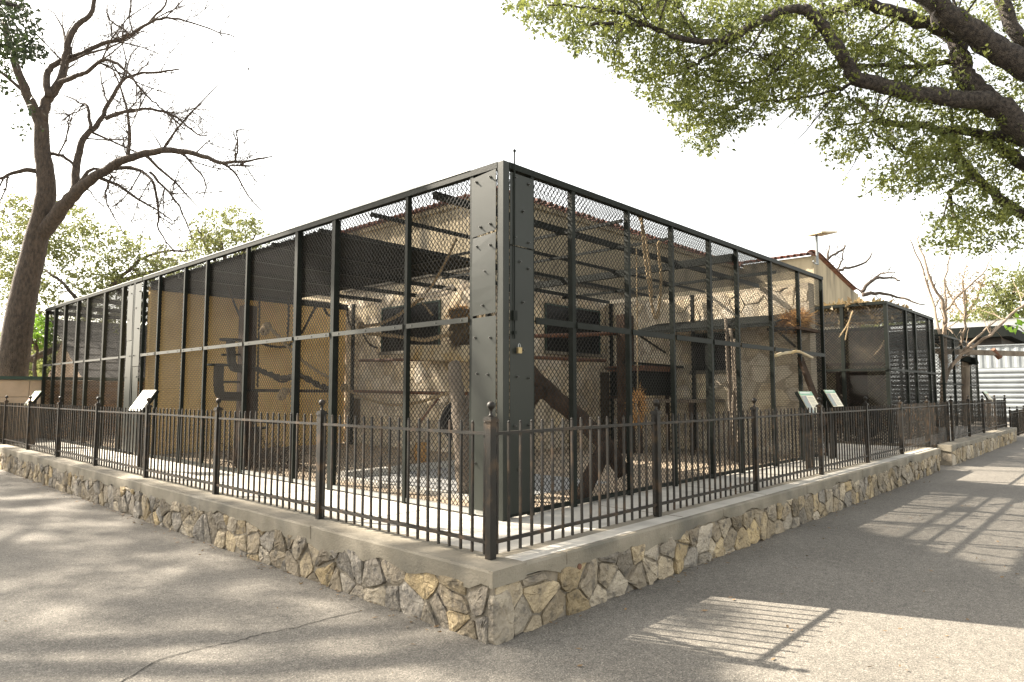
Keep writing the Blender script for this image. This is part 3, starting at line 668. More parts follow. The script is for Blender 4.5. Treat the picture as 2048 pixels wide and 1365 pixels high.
# tan board partition between the two left cages: individual boards
tp = thing('board_partition', (4.5, 13.4, ZC), 'tan painted board partition closing the back of the cage', 'partition')
for k in range(4):
    MB().box(4.51 + k * 1.056, 4.51 + (k + 1) * 1.056 - .004, 13.40, 13.44, ZC + .04, 3.56).build('board', M_TAN, tp)
MB().box(4.5, 8.72, 13.44, 13.5, ZC, 3.58).build('backing', M_TAN, tp)
MB().box(4.5, 8.72, 13.36, 13.40, 3.52, 3.60).build('top_batten', M_CAGE, tp)
# low stone wall between house and the right end
w3 = thing('stone_wall', (12.6, 4.6, ZC), 'rough limestone end wall at the right end of the main cage', 'wall')
MB().box(12.62, 12.92, 4.34, 8.82, ZC, 3.62).build('core', M_WMORT, w3)
stones(w3, (12.62, 4.36, ZC), (0, 1, 0), (0, 0, 1), (-1, 0, 0), 4.4, 3.12, .36, .25, .01, .012, 23, [M_WSTONE], holes=[(1.35, 2.35, 1.55, 2.35)])
window(w3, (12.62, 4.36 + 1.4, ZC + 1.6), (0, 1, 0), .9, .72, (-1, 0, 0))
aw = thing('metal_awning', (12.6, 6, 3), 'dark corrugated metal awning over the end wall window', 'awning')
for k in range(9): MB().quadbox((12.6, 4.5 + k * .33, 3.06), (-1.15, 0, -.26), (0, .322, 0), (0, 0, .014)).build('awning_sheet', M_SHEET, aw)
MB().beam((11.47, 4.5, 2.78), (11.47, 7.46, 2.78), .04, .05).build('front_bar', M_CAGE, aw)
for y in (4.6, 7.3): MB().beam((11.5, y, 2.78), (12.6, y, 2.45), .03, .03).build('bracket', M_CAGE, aw)

# garden wall at the far left end and low house behind it
lw = thing('block_wall', (2, 20.7, 0), 'pale limestone block wall with green coping at the far left', 'wall')
MB().box(-3, 9.2, 20.62, 20.9, 0, 1.93).build('core', M_WMORT, lw)
r = random.Random(4)
for j, (z0, z1) in enumerate(((.46, 1.0), (1.0, 1.5), (1.5, 1.93))):
    x = 2.2 - j * .37
    while x < 4.6:
        w_ = r.uniform(.7, 1.1); MB().box(x, min(x + w_, 4.66) - .014, 20.59, 20.625, z0 + .006, z1 - .008).build('block', mat('pink_limestone', (.50, .37, .25), (.42, .31, .2), .9, 3, bump=.4, rnd=.1), lw, bevel=.01); x += w_
bm = MB().box(0, .31, 0, .03, 0, .075).mesh('brick', M_BRICK)
for j in range(17):
    for k in range(13):
        x = 4.72 + k * .325 - (j % 2) * .16
        if x > 8.6: continue
        link('brick', bm, lw, 0, (x, 20.588, .47 + j * .085))
MB().box(-3, 9.25, 20.52, 20.95, 1.94, 2.02).build('coping', M_DGREEN, lw)
sh = thing('shingle_roofed_shed', (6, 24, 0), 'low shed with a grey shingle roof behind the left cage', 'building')
MB().box(6.8, 17, 25.0, 31, 0, 2.1).build('wall', M_BRICK, sh)
for k in range(8):
    y0, y1 = 24.4 + k * .52, 24.4 + (k + 1) * .52; z0 = 2.05 + k * .27
    MB().quadbox((6.3, y0, z0), (11.5, 0, 0), (0, .56, .27), (0, 0, .05)).build('shingle_course', M_GREYROOF, sh)
MB().prism([(6.8, 25, 2.1), (6.8, 31, 2.1), (6.8, 28.4, 4.0)], (.2, 0, 0)).build('gable', M_BRICK, sh)

# far right: white corrugated fence, timber frame, low building
wf = thing('corrugated_fence', (40, 5, 0), 'white corrugated metal fence across the far right', 'fence')
FXW = 41.0
def cor(o, u, L, z0, z1, n, amp, horizontal, name):
    mb = MB(); o = Vector(o); u = Vector(u); nr = Vector((-1, 0, 0))
    for i in range(n * 2 + 1):
        t = i / (n * 2); d = nr * (amp if i % 4 in (1, 2) else 0)
        if horizontal: mb.v += [o + Vector((0, 0, z0 + (z1 - z0) * t)) + d, o + u * L + Vector((0, 0, z0 + (z1 - z0) * t)) + d]
        else: mb.v += [o + u * L * t + Vector((0, 0, z0)) + d, o + u * L * t + Vector((0, 0, z1)) + d]
    for i in range(n * 2): mb.f.append((i * 2, i * 2 + 1, i * 2 + 3, i * 2 + 2))
    k = mb.build(name, M_WHITE, wf); sd = k.modifiers.new('thick', 'SOLIDIFY'); sd.thickness = .02
for k in range(6): cor((FXW, -6 + k * 3.01, 0), (0, 1, 0), 3.0, .4, 2.85, 20, .07, True, 'corrugated_sheet')
for k in range(6): cor((FXW + .02, -6 + k * 3.01, 0), (0, 1, 0), 3.0, 2.86, 3.95, 16, .03, False, 'upper_sheet')
MB().box(FXW - .06, FXW + .12, -6, 12, 3.95, 4.0).build('top_trim', M_WHITE, wf)
bb = thing('flat_roofed_building', (46, 6, 0), 'grey flat roofed building with dark fascia behind the white fence', 'building')
MB().box(46, 60, 5.5, 22, 0, 4.7).build('wall', M_GREYROOF, bb); MB().box(45.2, 60, 5.0, 22, 4.7, 5.3).build('fascia', M_SHEET, bb)
MB().prism([(45.2, 5, 5.3), (60, 5, 7.0), (60, 5, 5.3)], (0, 17, 0)).build('roof', M_GALV, bb)
tf = thing('timber_frame', (29.8, 4.6, ZC), 'weathered timber post and crossbeam with a black floodlight, far right', 'timber frame')
MB().tube([at(1932, 862, 24.6), at(1931, 780, 24.6), at(1932, 712, 24.6)], .13, 10).build('post', M_WOOD, tf)
MB().beam(at(1872, 703, 24.6), at(2075, 709, 24.6), .16, .18).build('crossbeam', M_WOOD, tf)
MB().tube([at(1985, 700, 24.6), at(2000, 716, 24.6)], .1, 8).build('brace', M_RUST, tf)
fo = thing('floodlight', at(1942, 722, 24.5), 'black floodlight under the far timber crossbeam', 'lamp')
MB().beam(at(1925, 717, 24.4), at(1946, 722, 24.4), .22, .2).build('housing', M_SHEET, fo); MB().beam(at(1944, 716, 24.3), at(1948, 729, 24.3), .3, .12).build('lamp_head', M_SHEET, fo)

# ================================================================== SIGNS
def lectern(label, c0, u, back, w_, z0, z1, run, style, legs):
    """sloping board: lower edge from c0 along u, rising away along back"""
    c0, u, b = Vector(c0), Vector(u), Vector(back); t = thing('interpretive_sign', (c0.x, c0.y, ZC), label, 'sign')
    sl = (b * run + Vector((0, 0, z1 - z0))); nr = u.cross(sl).normalized()
    if nr.z < 0: nr = -nr
    o = Vector((c0.x, c0.y, z0)); L = sl.length; sd = sl.normalized()
    MB().quadbox(o - nr * .05, u * w_, sl, nr * .045).build('board', M_SHEET, t, bevel=.005)
    def pr(name, m, a0, a1, b0, b1, h=.003, par=t): return MB().quadbox(o + u * a0 * w_ + sd * b0 * L - nr * .004, u * (a1 - a0) * w_, sd * (b1 - b0) * L, nr * (.004 + h)).build(name, m, par)
    if style == 'pale':
        f = pr('printed_face', M_SIGNW, .03, .97, .02, .98, .002)
        pr('header', mat('sign_print_faint', (.55, .58, .5), (.5, .53, .45), .25, 5), .06, .94, .86, .95, .004, f)
    else:
        f = pr('printed_face', M_SIGNC, .03, .97, .02, .98, .002)
        pr('header', M_SIGNG, .04, .96, .80, .97, .004, f); pr('title', M_SIGNW, .1, .8, .89, .94, .005, f)
        pr('photograph', M_SIGNP, .04, .40, .05, .78, .004, f)
        for k in range(11): pr('text_line', M_INK, .47, .92 - (k % 4) * .04, .12 + k * .058, .135 + k * .058, .0035, f)
    for a in legs:
        p = o + u * w_ * a + sl * .45 - nr * .05; MB().tube([Vector((p.x, p.y, ZC)), p], .03, 10).build('leg', M_IRON, t)
    return t
lectern('glossy pale sign board tilted over the left fence before the tan partition', (3.52, 11.24, 0), (0, -1, 0), (1, 0, 0), .57, 1.33, 1.65, .21, 'pale', (.3, .7))
lectern('pale sign board at the far left end of the fence', (3.52, 17.9, 0), (0, -1, 0), (1, 0, 0), .57, 1.33, 1.65, .21, 'photo', (.3, .7))
lectern('green headed sign with cream text panel, nearest of the right fence signs', (10.13, 3.52, 0), (1, 0, 0), (0, 1, 0), .58, 1.29, 1.63, .17, 'text', (.3, .7))
lectern('green headed cream sign just behind the nearest right fence sign', (12.3, 3.88, 0), (1, 0, 0), (0, 1, 0), .58, 1.36, 1.66, .16, 'text', (.3, .7))
lectern('small green edged sign behind the far fence beyond the gate', (27.0, 3.6, 0), (1, 0, 0), (0, 1, 0), .7, 1.29, 1.66, .2, 'text', (.3, .7))

# ================================================================== INSIDE THE CAGE
def rope(label, pts, rad, m, name='rope', knots=(), sub=6, cat='rope', group=None):
    r = random.Random(len(label) * 7 + int(rad * 1e4)); q = wob(pts, rad * .12, r, sub)
    # two visible strands twisted round each other
    o = thing(name, q[0], label, cat, group)
    tot = 0; A = []; B = []
    for k in range(len(q) - 1):
        L = (q[k + 1] - q[k]).length; n = max(1, int(L / (rad * 1.6)))
        t = (q[k + 1] - q[k]).normalized(); u = t.cross(Vector((.3, .2, .9))).normalized(); v = t.cross(u)
        for j in range(n):
            p = q[k].lerp(q[k + 1], j / n); a = (tot + L * j / n) / (rad * 7) * 2 * pi
            e = (u * cos(a) + v * sin(a)) * rad * .52; A.append(p + e); B.append(p - e)
        tot += L
    MB().tube(A, rad * .62, 5).build('strand', m, o, True); MB().tube(B, rad * .62, 5).build('strand', m, o, True)
    for p in knots:
        kb = MB(); p = Vector(p)
        for s_ in range(3):
            ax = [Vector((1, 0, .3)), Vector((0, 1, .4)), Vector((.5, .5, 1))][s_].normalized(); u = ax.cross(Vector((.1, .3, .9))).normalized(); v = ax.cross(u)
            kb.tube([p + (u * cos(a) + v * sin(a)) * rad * 1.7 for a in [2 * pi * i / 10 for i in range(11)]], rad * .95, 6)
        kb.build('knot', m, o, True)
    return o
# depths: left-hand pole about 11 m into the picture
def py_(x, y, Y): d = at(x, y, 1) - CAM; return CAM + d * (Y / d.y)
def px_(x, y, X): d = at(x, y, 1) - CAM; return CAM + d * (X / d.x)
YP = 10.6
cp = thing('climbing_post', (5.05, YP, ZC), 'tall dark climbing post with curved pipe perches before the tan partition', 'climbing post')
b = py_(488, 900, YP); MB().box(b.x - .11, b.x + .11, YP - .1, YP + .1, ZC, 3.02).build('post', M_DWOOD, cp, bevel=.01)
for pts, seat in ((((338, 808), (352, 806)), None),): pass
def perch(pts, name='perch_pipe', rad=.075):
    P = [py_(x, y, YP - .05) for x, y in pts]; q = wob(P, 0, random.Random(1), 5); MB().tube(q, rad, 10).build(name, M_DROPE, cp, True)
    e = P[0]; MB().tube([e + Vector((0, 0, .0)), e + Vector((0, 0, .03))], .17, 12).build('perch_disc', M_SHEET, cp)
perch([(438, 732), (437, 770), (442, 790), (458, 793), (482, 793)])
perch([(461, 682), (462, 705), (464, 728), (470, 736), (484, 737)], rad=.07)
perch([(509, 783), (508, 810), (507, 840), (500, 845)], rad=.06)
for y0 in (764, 710): MB().tube([py_(443, y0, YP), py_(480, y0, YP)], .02, 6).build('tie_bar', M_SHEET, cp)
MB().beam(py_(500, 781, YP - .1), py_(660, 783, YP - .1), .07, .05).build('walk_beam', M_DWOOD, cp)
perch([(515, 858), (513, 880), (510, 900), (495, 905)], rad=.07)
MB().beam(py_(470, 838, YP), py_(560, 846, YP), .05, .06).build('low_beam', M_DWOOD, cp)
# bundle of browse branches at the foot of the post
bz = thing('browse_heap', (4.9, 9.9, ZC), 'heap of dry twigs at the foot of the climbing post', 'twigs')
mb = MB(); r = random.Random(8)
for k in range(150):
    c = Vector((r.gauss(5.0, .28), r.gauss(9.9, .4), ZC + .02)); e = Vector((r.gauss(0, .5), r.gauss(0, .5), r.uniform(.3, 1.0))).normalized(); L = r.uniform(.3, .75)
    mb.tube([c, c + e * L * .5 + Vector((r.gauss(0, .04), r.gauss(0, .04), 0)), c + e * L + Vector((r.gauss(0, .08), r.gauss(0, .08), -.05))], [.008, .006, .002], 4, False)
tag(mb.build('twig_mass', M_DWOOD, bz), kind='stuff')
# ropes on the left half
T = 'dark rope hanging from the roof before the tan partition, '
rope('dark rope sloping down to the top of the climbing post', [py_(455, 570, 11.8), py_(470, 610, 11.8), py_(480, 632, 11.2)], .022, M_DROPE)
rope('straight dark rope hanging close right of the climbing post', [py_(519, 592, 11.8), py_(518, 650, 11.8), py_(516, 720, 11.8), py_(515, 782, 11.7)], .02, M_DROPE)
rope('straight dark rope hanging midway over the tan partition', [py_(577, 592, 11.6), py_(577, 640, 11.6), py_(575, 680, 11.6)], .022, M_DROPE)
rope('dark rope sagging from the climbing post under the mid rail', [py_(498, 662, 10.6), py_(520, 685, 10.6), py_(550, 694, 10.6), py_(580, 690, 10.6), py_(604, 665, 10.6), py_(636, 605, 10.6)], .024, M_DROPE)
rope('small dark rope loop hanging under the roof near the partition end', [py_(646, 605, 11), py_(652, 625, 11), py_(662, 632, 11), py_(672, 622, 11), py_(676, 600, 11)], .022, M_DROPE)
rope('dark rope curl hanging left of the stone house', [py_(694, 612, 11.5), py_(697, 640, 11.5), py_(704, 652, 11.5), py_(712, 640, 11.5)], .02, M_DROPE)
rope('tan rope with a thick frayed knot sloping down across the partition', [py_(533, 652, 9.8), py_(548, 664, 9.7), py_(570, 688, 9.5), py_(612, 728, 9.2), py_(662, 758, 9.0)], .03, M_ROPE, knots=[py_(534, 654, 9.8), py_(529, 662, 9.8)])
rope('thick dark rope sagging from the climbing post towards the mesh', [py_(498, 732, 10.6), py_(530, 745, 10.2), py_(565, 756, 9.8), py_(600, 752, 9.3), py_(640, 772, 9.0), py_(664, 776, 8.7)], .045, M_DROPE)
rope('thin dark rope dipping under the thick sagging rope', [py_(540, 750, 10.2), py_(562, 764, 10.2), py_(590, 755, 10.0)], .02, M_DROPE)
rope('short tan rope with a frayed end knot above the fence', [py_(572, 780, 9.6), py_(580, 783, 9.6), py_(590, 800, 9.5), py_(600, 812, 9.4)], .028, M_ROPE, knots=[py_(567, 785, 9.6), py_(563, 793, 9.6)])
rope('long brown rope swagged across the stone wall to the log', [px_(688, 776, 6.2), px_(735, 798, 6.4), px_(785, 810, 6.5), px_(840, 804, 6.3), px_(890, 788, 6.0), px_(905, 787, 5.9)], .026, M_ROPE, knots=[px_(688, 776, 6.2)])
rope('thick tan rope running from the mid rail up to the bleached sling', [px_(722, 652, 7.2), px_(760, 648, 7.0), px_(800, 628, 6.7), px_(830, 606, 6.4), px_(850, 595, 6.2)], .032, M_ROPE, knots=[px_(722, 652, 7.2)])
rope('tan rope hanging straight from the roof to the bleached sling', [px_(913, 478, 5.9), px_(890, 525, 5.9), px_(868, 565, 5.95), px_(850, 588, 6.0)], .022, M_ROPE)
rope('bleached rope sling draped high before the stone house', [px_(834, 592, 6.1), px_(850, 588, 6.0), px_(880, 583, 5.9), px_(900, 573, 5.8), px_(907, 577, 5.8), px_(885, 590, 5.9), px_(835, 594, 6.1)], .022, M_WHITEROPE)
rope('loose pale rope end hanging under the bleached sling', [px_(845, 606, 6.2), px_(855, 618, 6.2), px_(866, 632, 6.2)], .016, M_ROPE)
rope('brown rope running level along the stone wall under the mid rail', [px_(735, 668, 7.0), px_(790, 672, 6.9), px_(850, 680, 6.6), px_(905, 665, 6.2)], .035, M_ROPE)
rope('dark rope drooping left of the house window', [px_(726, 668, 7.2), px_(738, 688, 7.2), px_(756, 697, 7.0)], .02, M_DROPE)
rope('rust coloured rope slanting down from the swag to the floor', [px_(876, 798, 6.2), px_(855, 825, 6.2), px_(832, 858, 6.2)], .02, M_RUST)
# rails in front of the stone walls
for k, (a, b_, lab) in enumerate(((px_(700, 783, 8.2), px_(985, 789, 8.0), 'rusty pipe rail running level before the lit stone wall'),
                                 (px_(720, 722, 8.3), px_(880, 718, 8.3), 'thin brown pipe rail under the left house window'))):
    pr_ = thing('pipe_rail', a, lab, 'rail'); MB().tube([a, b_], .032, 8).build('pipe', M_RUST, pr_); [MB().tube([p_, Vector((8.76, p_.y, p_.z))], .02, 6).build('bracket', M_RUST, pr_) for p_ in (a.lerp(b_, .1), a.lerp(b_, .9))]
for a, b_, lab in ((py_(1061, 673, 7.9), py_(1252, 667, 7.4), 'upper rusty pipe rail across the right house window'), (py_(1061, 715, 8.2), py_(1210, 722, 8.2), 'lower rusty pipe rail under the right house window')):
    pr_ = thing('pipe_rail', a, lab, 'rail'); MB().tube([a, b_], .035, 8).build('pipe', M_RUST, pr_); [MB().tube([p_, Vector((p_.x, 8.86, p_.z))], .02, 6).build('bracket', M_RUST, pr_) for p_ in (a.lerp(b_, .1), a.lerp(b_, .9))]
# plaster ledge with shaggy bundle
ld = thing('shelf_ledge', (7.3, 9, 2), 'pale plastered ledge jutting from the stone wall behind the corner', 'ledge')
A, B = px_(815, 690, 8.0), px_(985, 690, 7.4)
MB().prism([A, B, B + Vector((.9, .4, 0)), (8.75, A.y + .2, A.z)], (0, 0, -.28)).build('slab', M_PLAST, ld, bevel=.02)
MB().beam(A.lerp(B, .3) + Vector((.3, 0, -.28)), Vector((8.75, A.lerp(B, .3).y, A.z - .8)), .08, .1).build('corbel', M_PLAST, ld)
fb = thing('fibre_bundle', B, 'shaggy brown fibre bundle standing on the pale ledge', 'bundle')
C0 = px_(922, 660, 7.7)
def shag(c, rx, rz, n, m, nm, L, seed, par):
    r = random.Random(seed); mb = MB()
    for k in range(n):
        a = r.uniform(0, 2 * pi); h = r.uniform(-1, 1); rr = math.sqrt(max(0, 1 - h * h)) * r.uniform(.5, 1)
        p = Vector(c) + Vector((cos(a) * rr * rx, sin(a) * rr * rx, h * rz)); e = (p - Vector(c)).normalized() + Vector((r.gauss(0, .4), r.gauss(0, .4), r.gauss(-.2, .4)))
        s_ = e.cross(Vector((r.gauss(0, 1), r.gauss(0, 1), r.gauss(0, 1)))).normalized() * .007; q_ = p + e * L * r.uniform(.5, 1)
        i = len(mb.v); mb.v += [p - s_, p + s_, q_]; mb.f.append((i, i + 1, i + 2))
    return tag(mb.build(nm, m, par), kind='stuff')
MB().lathe(C0 + Vector((0, 0, -.25)), [(.12, 0), (.2, .1), (.21, .25), (.16, .42), (.22, .5), (.2, .58), (.05, .62)], 10).build('core', M_FIBRE, fb, True)
shag(C0 + Vector((0, 0, -.08)), .22, .2, 900, M_FIBRE, 'shaggy_body', .12, 1, fb); shag(C0 + Vector((.02, 0, .27)), .25, .12, 700, M_HAY, 'shaggy_top', .1, 2, fb)
# upright log with hanging tyre
lg = thing('upright_log', (5.45, 5.75, ZC), 'pale upright tree trunk standing just inside the corner mesh', 'log')
mb = MB(); P = [at(938, 1003, 7.5), at(932, 930, 7.6), at(925, 870, 7.7), at(918, 815, 7.8), at(912, 770, 7.9), at(907, 728, 8.0)]; P[0].z = ZC
limb(mb, P, .13, .075, random.Random(3), .012, 12, 4); mb.build('trunk', M_WOOD, lg, True)
mb = MB(); limb(mb, [at(928, 830, 7.75), at(940, 800, 7.8), at(946, 775, 7.9)], .05, .02, random.Random(3), .01, 8, 3); mb.build('stub', M_WOOD, lg, True)
ty = thing('hanging_tyre', at(921, 842, 8.4), 'black rubber tyre hung on the upright log', 'tyre')
def torus(c, ax, R_, r_, n=28, m=12, squash=1.25):
    ax = Vector(ax).normalized(); u = ax.cross(Vector((0, 0, 1))).normalized(); v = ax.cross(u); mb = MB(); c = Vector(c)
    for i in range(n):
        a = 2 * pi * i / n; d = u * cos(a) + v * sin(a)
        for j in range(m): b_ = 2 * pi * j / m; mb.v.append(c + d * (R_ + r_ * cos(b_)) + ax * r_ * squash * sin(b_))
    for i in range(n):
        for j in range(m): mb.f.append((i * m + j, ((i + 1) % n) * m + j, ((i + 1) % n) * m + (j + 1) % m, i * m + (j + 1) % m))
    return mb
torus(at(922, 842, 8.4), FW + RT * .35, .195, .075).build('tyre_ring', M_RUBBER, ty, True)
MB().tube([at(922, 806, 8.4), at(916, 770, 8.2), at(912, 735, 8.05)], .012, 6).build('chain', M_GALV, ty)
# fallen dark logs, right half
l2 = thing('leaning_log', (6.6, 5.2, ZC), 'thick dark forked log leaning across the right side of the cage', 'log')
mb = MB(); limb(mb, [at(1040, 730, 8.2), at(1075, 765, 8.1), at(1115, 800, 8.0), at(1160, 838, 7.9), at(1215, 895, 7.8), at(1250, 950, 7.7)], .12, .09, random.Random(5), .01, 12, 4); mb.build('trunk', M_DWOOD, l2, True)
mb = MB(); limb(mb, [at(1092, 782, 8.0), at(1070, 792, 8.0), at(1050, 822, 8.0)], .09, .06, random.Random(6), .01, 10, 4); mb.build('fork', M_DWOOD, l2, True)
mb = MB(); P = [at(1212, 895, 7.75), at(1190, 935, 7.5), at(1168, 985, 7.2), at(1155, 1010, 7.1)]; P[-1].z = ZC; limb(mb, P, .1, .075, random.Random(7), .01, 10, 4); mb.build('prop_branch', M_DWOOD, l2, True)
rope('light rope loop hanging high from the cage roof', [at(1283, 432, 8.4), at(1288, 500, 8.4), at(1300, 580, 8.4), at(1306, 622, 8.4), at(1312, 636, 8.4), at(1318, 615, 8.4), at(1322, 560, 8.4), at(1316, 490, 8.4), at(1322, 488, 8.4)], .022, M_ROPE)
rope('second light rope twisted beside the hanging loop', [at(1276, 430, 8.5), at(1290, 470, 8.5), at(1300, 540, 8.45), at(1305, 600, 8.4)], .016, M_ROPE)
sp2 = thing('climbing_post', (10.9, 7.4, ZC), 'dark wooden climbing post with ladder bars on the right', 'climbing post')
b = py_(1252, 800, 7.2); MB().box(b.x - .16, b.x + .16, 7.1, 7.3, ZC, 3.1).build('post', M_DWOOD, sp2, bevel=.01)
b2 = py_(1210, 800, 7.6); MB().tube([(b2.x, 7.6, ZC), (b2.x, 7.6, 2.0)], .09, 10).build('short_post', M_DROPE, sp2)
for y0 in (738, 795): MB().beam(py_(1212, y0, 7.5), py_(1250, y0, 7.3), .05, .05).build('ladder_bar', M_DWOOD, sp2)
nb = thing('nest_box', (10.8, 6.9, 1.5), 'dark wooden nest box on a stand with a brown lip', 'nest box')
a, b_ = py_(1282, 742, 6.9), py_(1345, 748, 6.9); zb = py_(1282, 792, 6.9).z
MB().box(a.x, b_.x, 6.9, 7.6, zb, a.z).build('box', M_SHEET, nb); MB().box(a.x - .04, b_.x + .04, 6.82, 7.64, a.z + .002, a.z + .1).build('lid', M_RUST, nb)
for x in (a.x + .08, b_.x - .08): MB().box(x - .03, x + .03, 6.95, 7.01, ZC, zb - .002).build('leg', M_DWOOD, nb)
MB().beam((a.x - .6, 6.9, a.z + .14), (b_.x + 1.2, 6.9, a.z + .1), .05, .05).build('crossbar', M_CAGE, nb)
hy = thing('fibre_bundle', (8.6, 5.6, 1.2), 'orange hay bundle hanging before the nest box', 'hay')
c_ = at(1276, 815, 9.2); shag(c_, .1, .2, 420, M_HAY, 'hay_mass', .11, 5, hy); MB().tube([c_ + Vector((0, 0, .25)), c_ + Vector((.02, 0, 2.2))], .01, 6).build('cord', M_ROPE, hy)
pf = thing('platform', (9.8, 6.4, 1.4), 'flat wooden platform on legs right of the nest box', 'platform')
a = py_(1345, 800, 6.4); MB().box(a.x, a.x + 1.5, 6.0, 6.8, 1.42, 1.48).build('deck', M_WOOD, pf)
for x, y in ((.06, 6.05), (1.44, 6.05), (.06, 6.75), (1.44, 6.75)): MB().box(a.x + x - .03, a.x + x + .03, y - .03, y + .03, ZC, 1.419).build('leg', M_DWOOD, pf)
# concrete trough kerb on the floor
tr = thing('trough_kerb', (5.2, 7.6, ZC), 'low pale concrete kerb edging a shallow pad on the cage floor', 'kerb')
MB().box(5.1, 8.2, 7.75, 7.9, ZC, ZC + .1).build('kerb_side', M_SLAB, tr); MB().box(4.95, 5.098, 5.0, 7.9, ZC, ZC + .05).build('kerb_side', M_SLAB, tr)
MB().box(5.1, 7.2, 5.0, 7.748, ZC + .006, ZC + .014).build('pad', mat('blue_grey_pad', (.34, .34, .33), (.27, .27, .26), .7, 3), tr)
bl = thing('barrel', (6.4, 7.3, ZC), 'small orange brown feed barrel on the cage floor', 'barrel')
c_ = ground_at(842, 925, ZC); MB().lathe(c_, [(.1, 0), (.115, .12), (.115, .2), (.1, .32), (.06, .33)], 14).build('body', M_HAY, bl, True)
# timbers, hay and cardboard in the right half of the cage
nest = thing('hay_nest', at(1615, 640, 12.4), 'orange hay nest on a shelf high at the right end of the cage', 'hay')
c_ = at(1612, 640, 11.9); MB().box(c_.x - .5, c_.x + .55, c_.y - .05, c_.y + .5, c_.z - .2, c_.z - .15).build('shelf', M_DWOOD, nest)
for k in range(5): shag(c_ + Vector((-.35 + k * .18, .2, -.05 + .03 * k)), .14, .1, 330, M_HAY, 'hay_mass', .16, 10 + k, nest)
pb = thing('perch_branch', at(1560, 710, 11), 'pale peeled branch lying level behind the right mesh', 'branch')
mb = MB(); limb(mb, [at(1545, 712, 10.8), at(1575, 706, 11), at(1600, 704, 11.2), at(1625, 716, 11.6)], .03, .02, random.Random(2), .01, 8, 3); mb.build('stem', M_PLAST, pb, True)
dl = thing('ramp_plank', (11.4, 5.2, ZC), 'dark plank ramp leaning at the right end of the cage', 'plank')
MB().beam(at(1600, 715, 11.6), at(1650, 850, 11.2), .14, .05).build('plank', M_DWOOD, dl)
for k in range(3):
    p_ = at(1475 + k * 25, 770 - k * 12, 11.2); lgx = thing('branch_pole', (p_.x, p_.y, ZC), ('upright grey branch pole nearest the nest box', 'thin grey branch pole between two others at the right', 'rightmost grey branch pole before the awning')[k], 'pole')
    mb = MB(); limb(mb, [Vector((p_.x, p_.y + .3 * k, ZC)), Vector((p_.x + .05, p_.y + .3 * k, 1.4)), Vector((p_.x - .05, p_.y + .3 * k, 2.5 + .2 * k))], .05, .03, random.Random(k), .02, 8, 4); mb.build('pole', M_WOOD, lgx, True)
ty2 = thing('hanging_tyre', at(1742, 800, 14), 'black tyre lying in the square cage behind the fence', 'tyre')
c_ = at(1757, 800, 15.3); torus(Vector((c_.x + 1, c_.y + .6, ZC + .43)), FW + RT * .4, .3, .1).build('tyre_ring', M_RUBBER, ty2, True)
MB().box(c_.x + .6, c_.x + 1.4, c_.y + .3, c_.y + .9, ZC, ZC + .03).build('base', M_DWOOD, ty2)
bw = thing('keeper_shed', (22.05, 6.8, 0), 'brown rendered keeper shed wall behind the square cage', 'wall')
MB().box(22.25, 22.5, 5.5, 8.02, ZC, 3.5).build('wall', M_STUCCO, bw); MB().box(22.2, 22.249, 6.0, 6.9, ZC, 2.3).build('door', M_DWOOD, bw); MB().box(22.0, 22.6, 5.4, 8.02, 3.5, 3.58).build('roof_slab', M_SHEET, bw)
kb = thing('wooden_crate', (20.5, 6.5, ZC), 'brown wooden crate standing inside the square cage', 'crate')
MB().box(20.4, 21.2, 6.4, 7.2, ZC, 1.5).build('box', M_DWOOD, kb); MB().box(20.35, 21.25, 6.35, 7.25, 1.501, 1.56).build('lid', M_WOOD, kb)
ss = thing('slatted_screen', (22.1, 5, ZC), 'dark horizontal slat screen closing the far side of the square cage', 'screen')
sm = MB().box(0, .02, 0, 1.14, 0, .05).mesh('slat', M_DWOOD)
for k in range(26): link('slat', sm, ss, 0, (22.18, 4.32, ZC + .1 + k * .12))
for y in (4.34, 5.42): MB().box(22.2, 22.245, y - .02, y + .02, ZC, 3.6).build('upright', M_CAGE, ss)
# square cage: perches and roof litter
rl = thing('leaf_litter', (19, 6, 3.75), 'dry pale leaf litter lying on the mesh roof of the square cage', 'leaves')
V, F = leaves([(17.5 + 4.4 * random.random(), 4.5 + 3.2 * random.random(), 3.76) for _ in range(60)], [(.35, .3, .03)] * 60, [70] * 60, .15, 5); tag(fastmesh('leaf_mass', V, F, M_LEAFB, rl), kind='stuff')
rope('pale rope slanting down inside the square cage', [at(1706, 622, 15.2), at(1695, 650, 15.2), at(1676, 678, 15.2)], .018, M_ROPE)
rope('second pale rope hanging steeply inside the square cage', [at(1704, 624, 15.4), at(1696, 655, 15.4), at(1690, 684, 15.4)], .016, M_ROPE)
rope('pale rope slanting up to the corner post of the square cage', [at(1770, 680, 16.2), at(1758, 700, 16), at(1748, 712, 15.8)], .02, M_ROPE)
for k, (a, b_, lab) in enumerate((((1650, 730, 17), (1775, 728, 16.3), 'upper dark perch rail inside the square cage'), ((1650, 744, 17), (1730, 742, 16.6), 'lower dark perch rail inside the square cage'))):
    t_ = thing('perch_rail', at(*a), lab, 'rail'); MB().beam(at(*a), at(*b_), .06, .07).build('bar', M_DWOOD, t_); p_ = at(*a).lerp(at(*b_), .4); MB().box(p_.x - .03, p_.x + .03, p_.y + .04, p_.y + .1, ZC, p_.z + .03).build('leg', M_DWOOD, t_)
# ================================================================== TREES
def tree(name, loc, label, group=None): return thing(name, loc, label, 'tree', group)
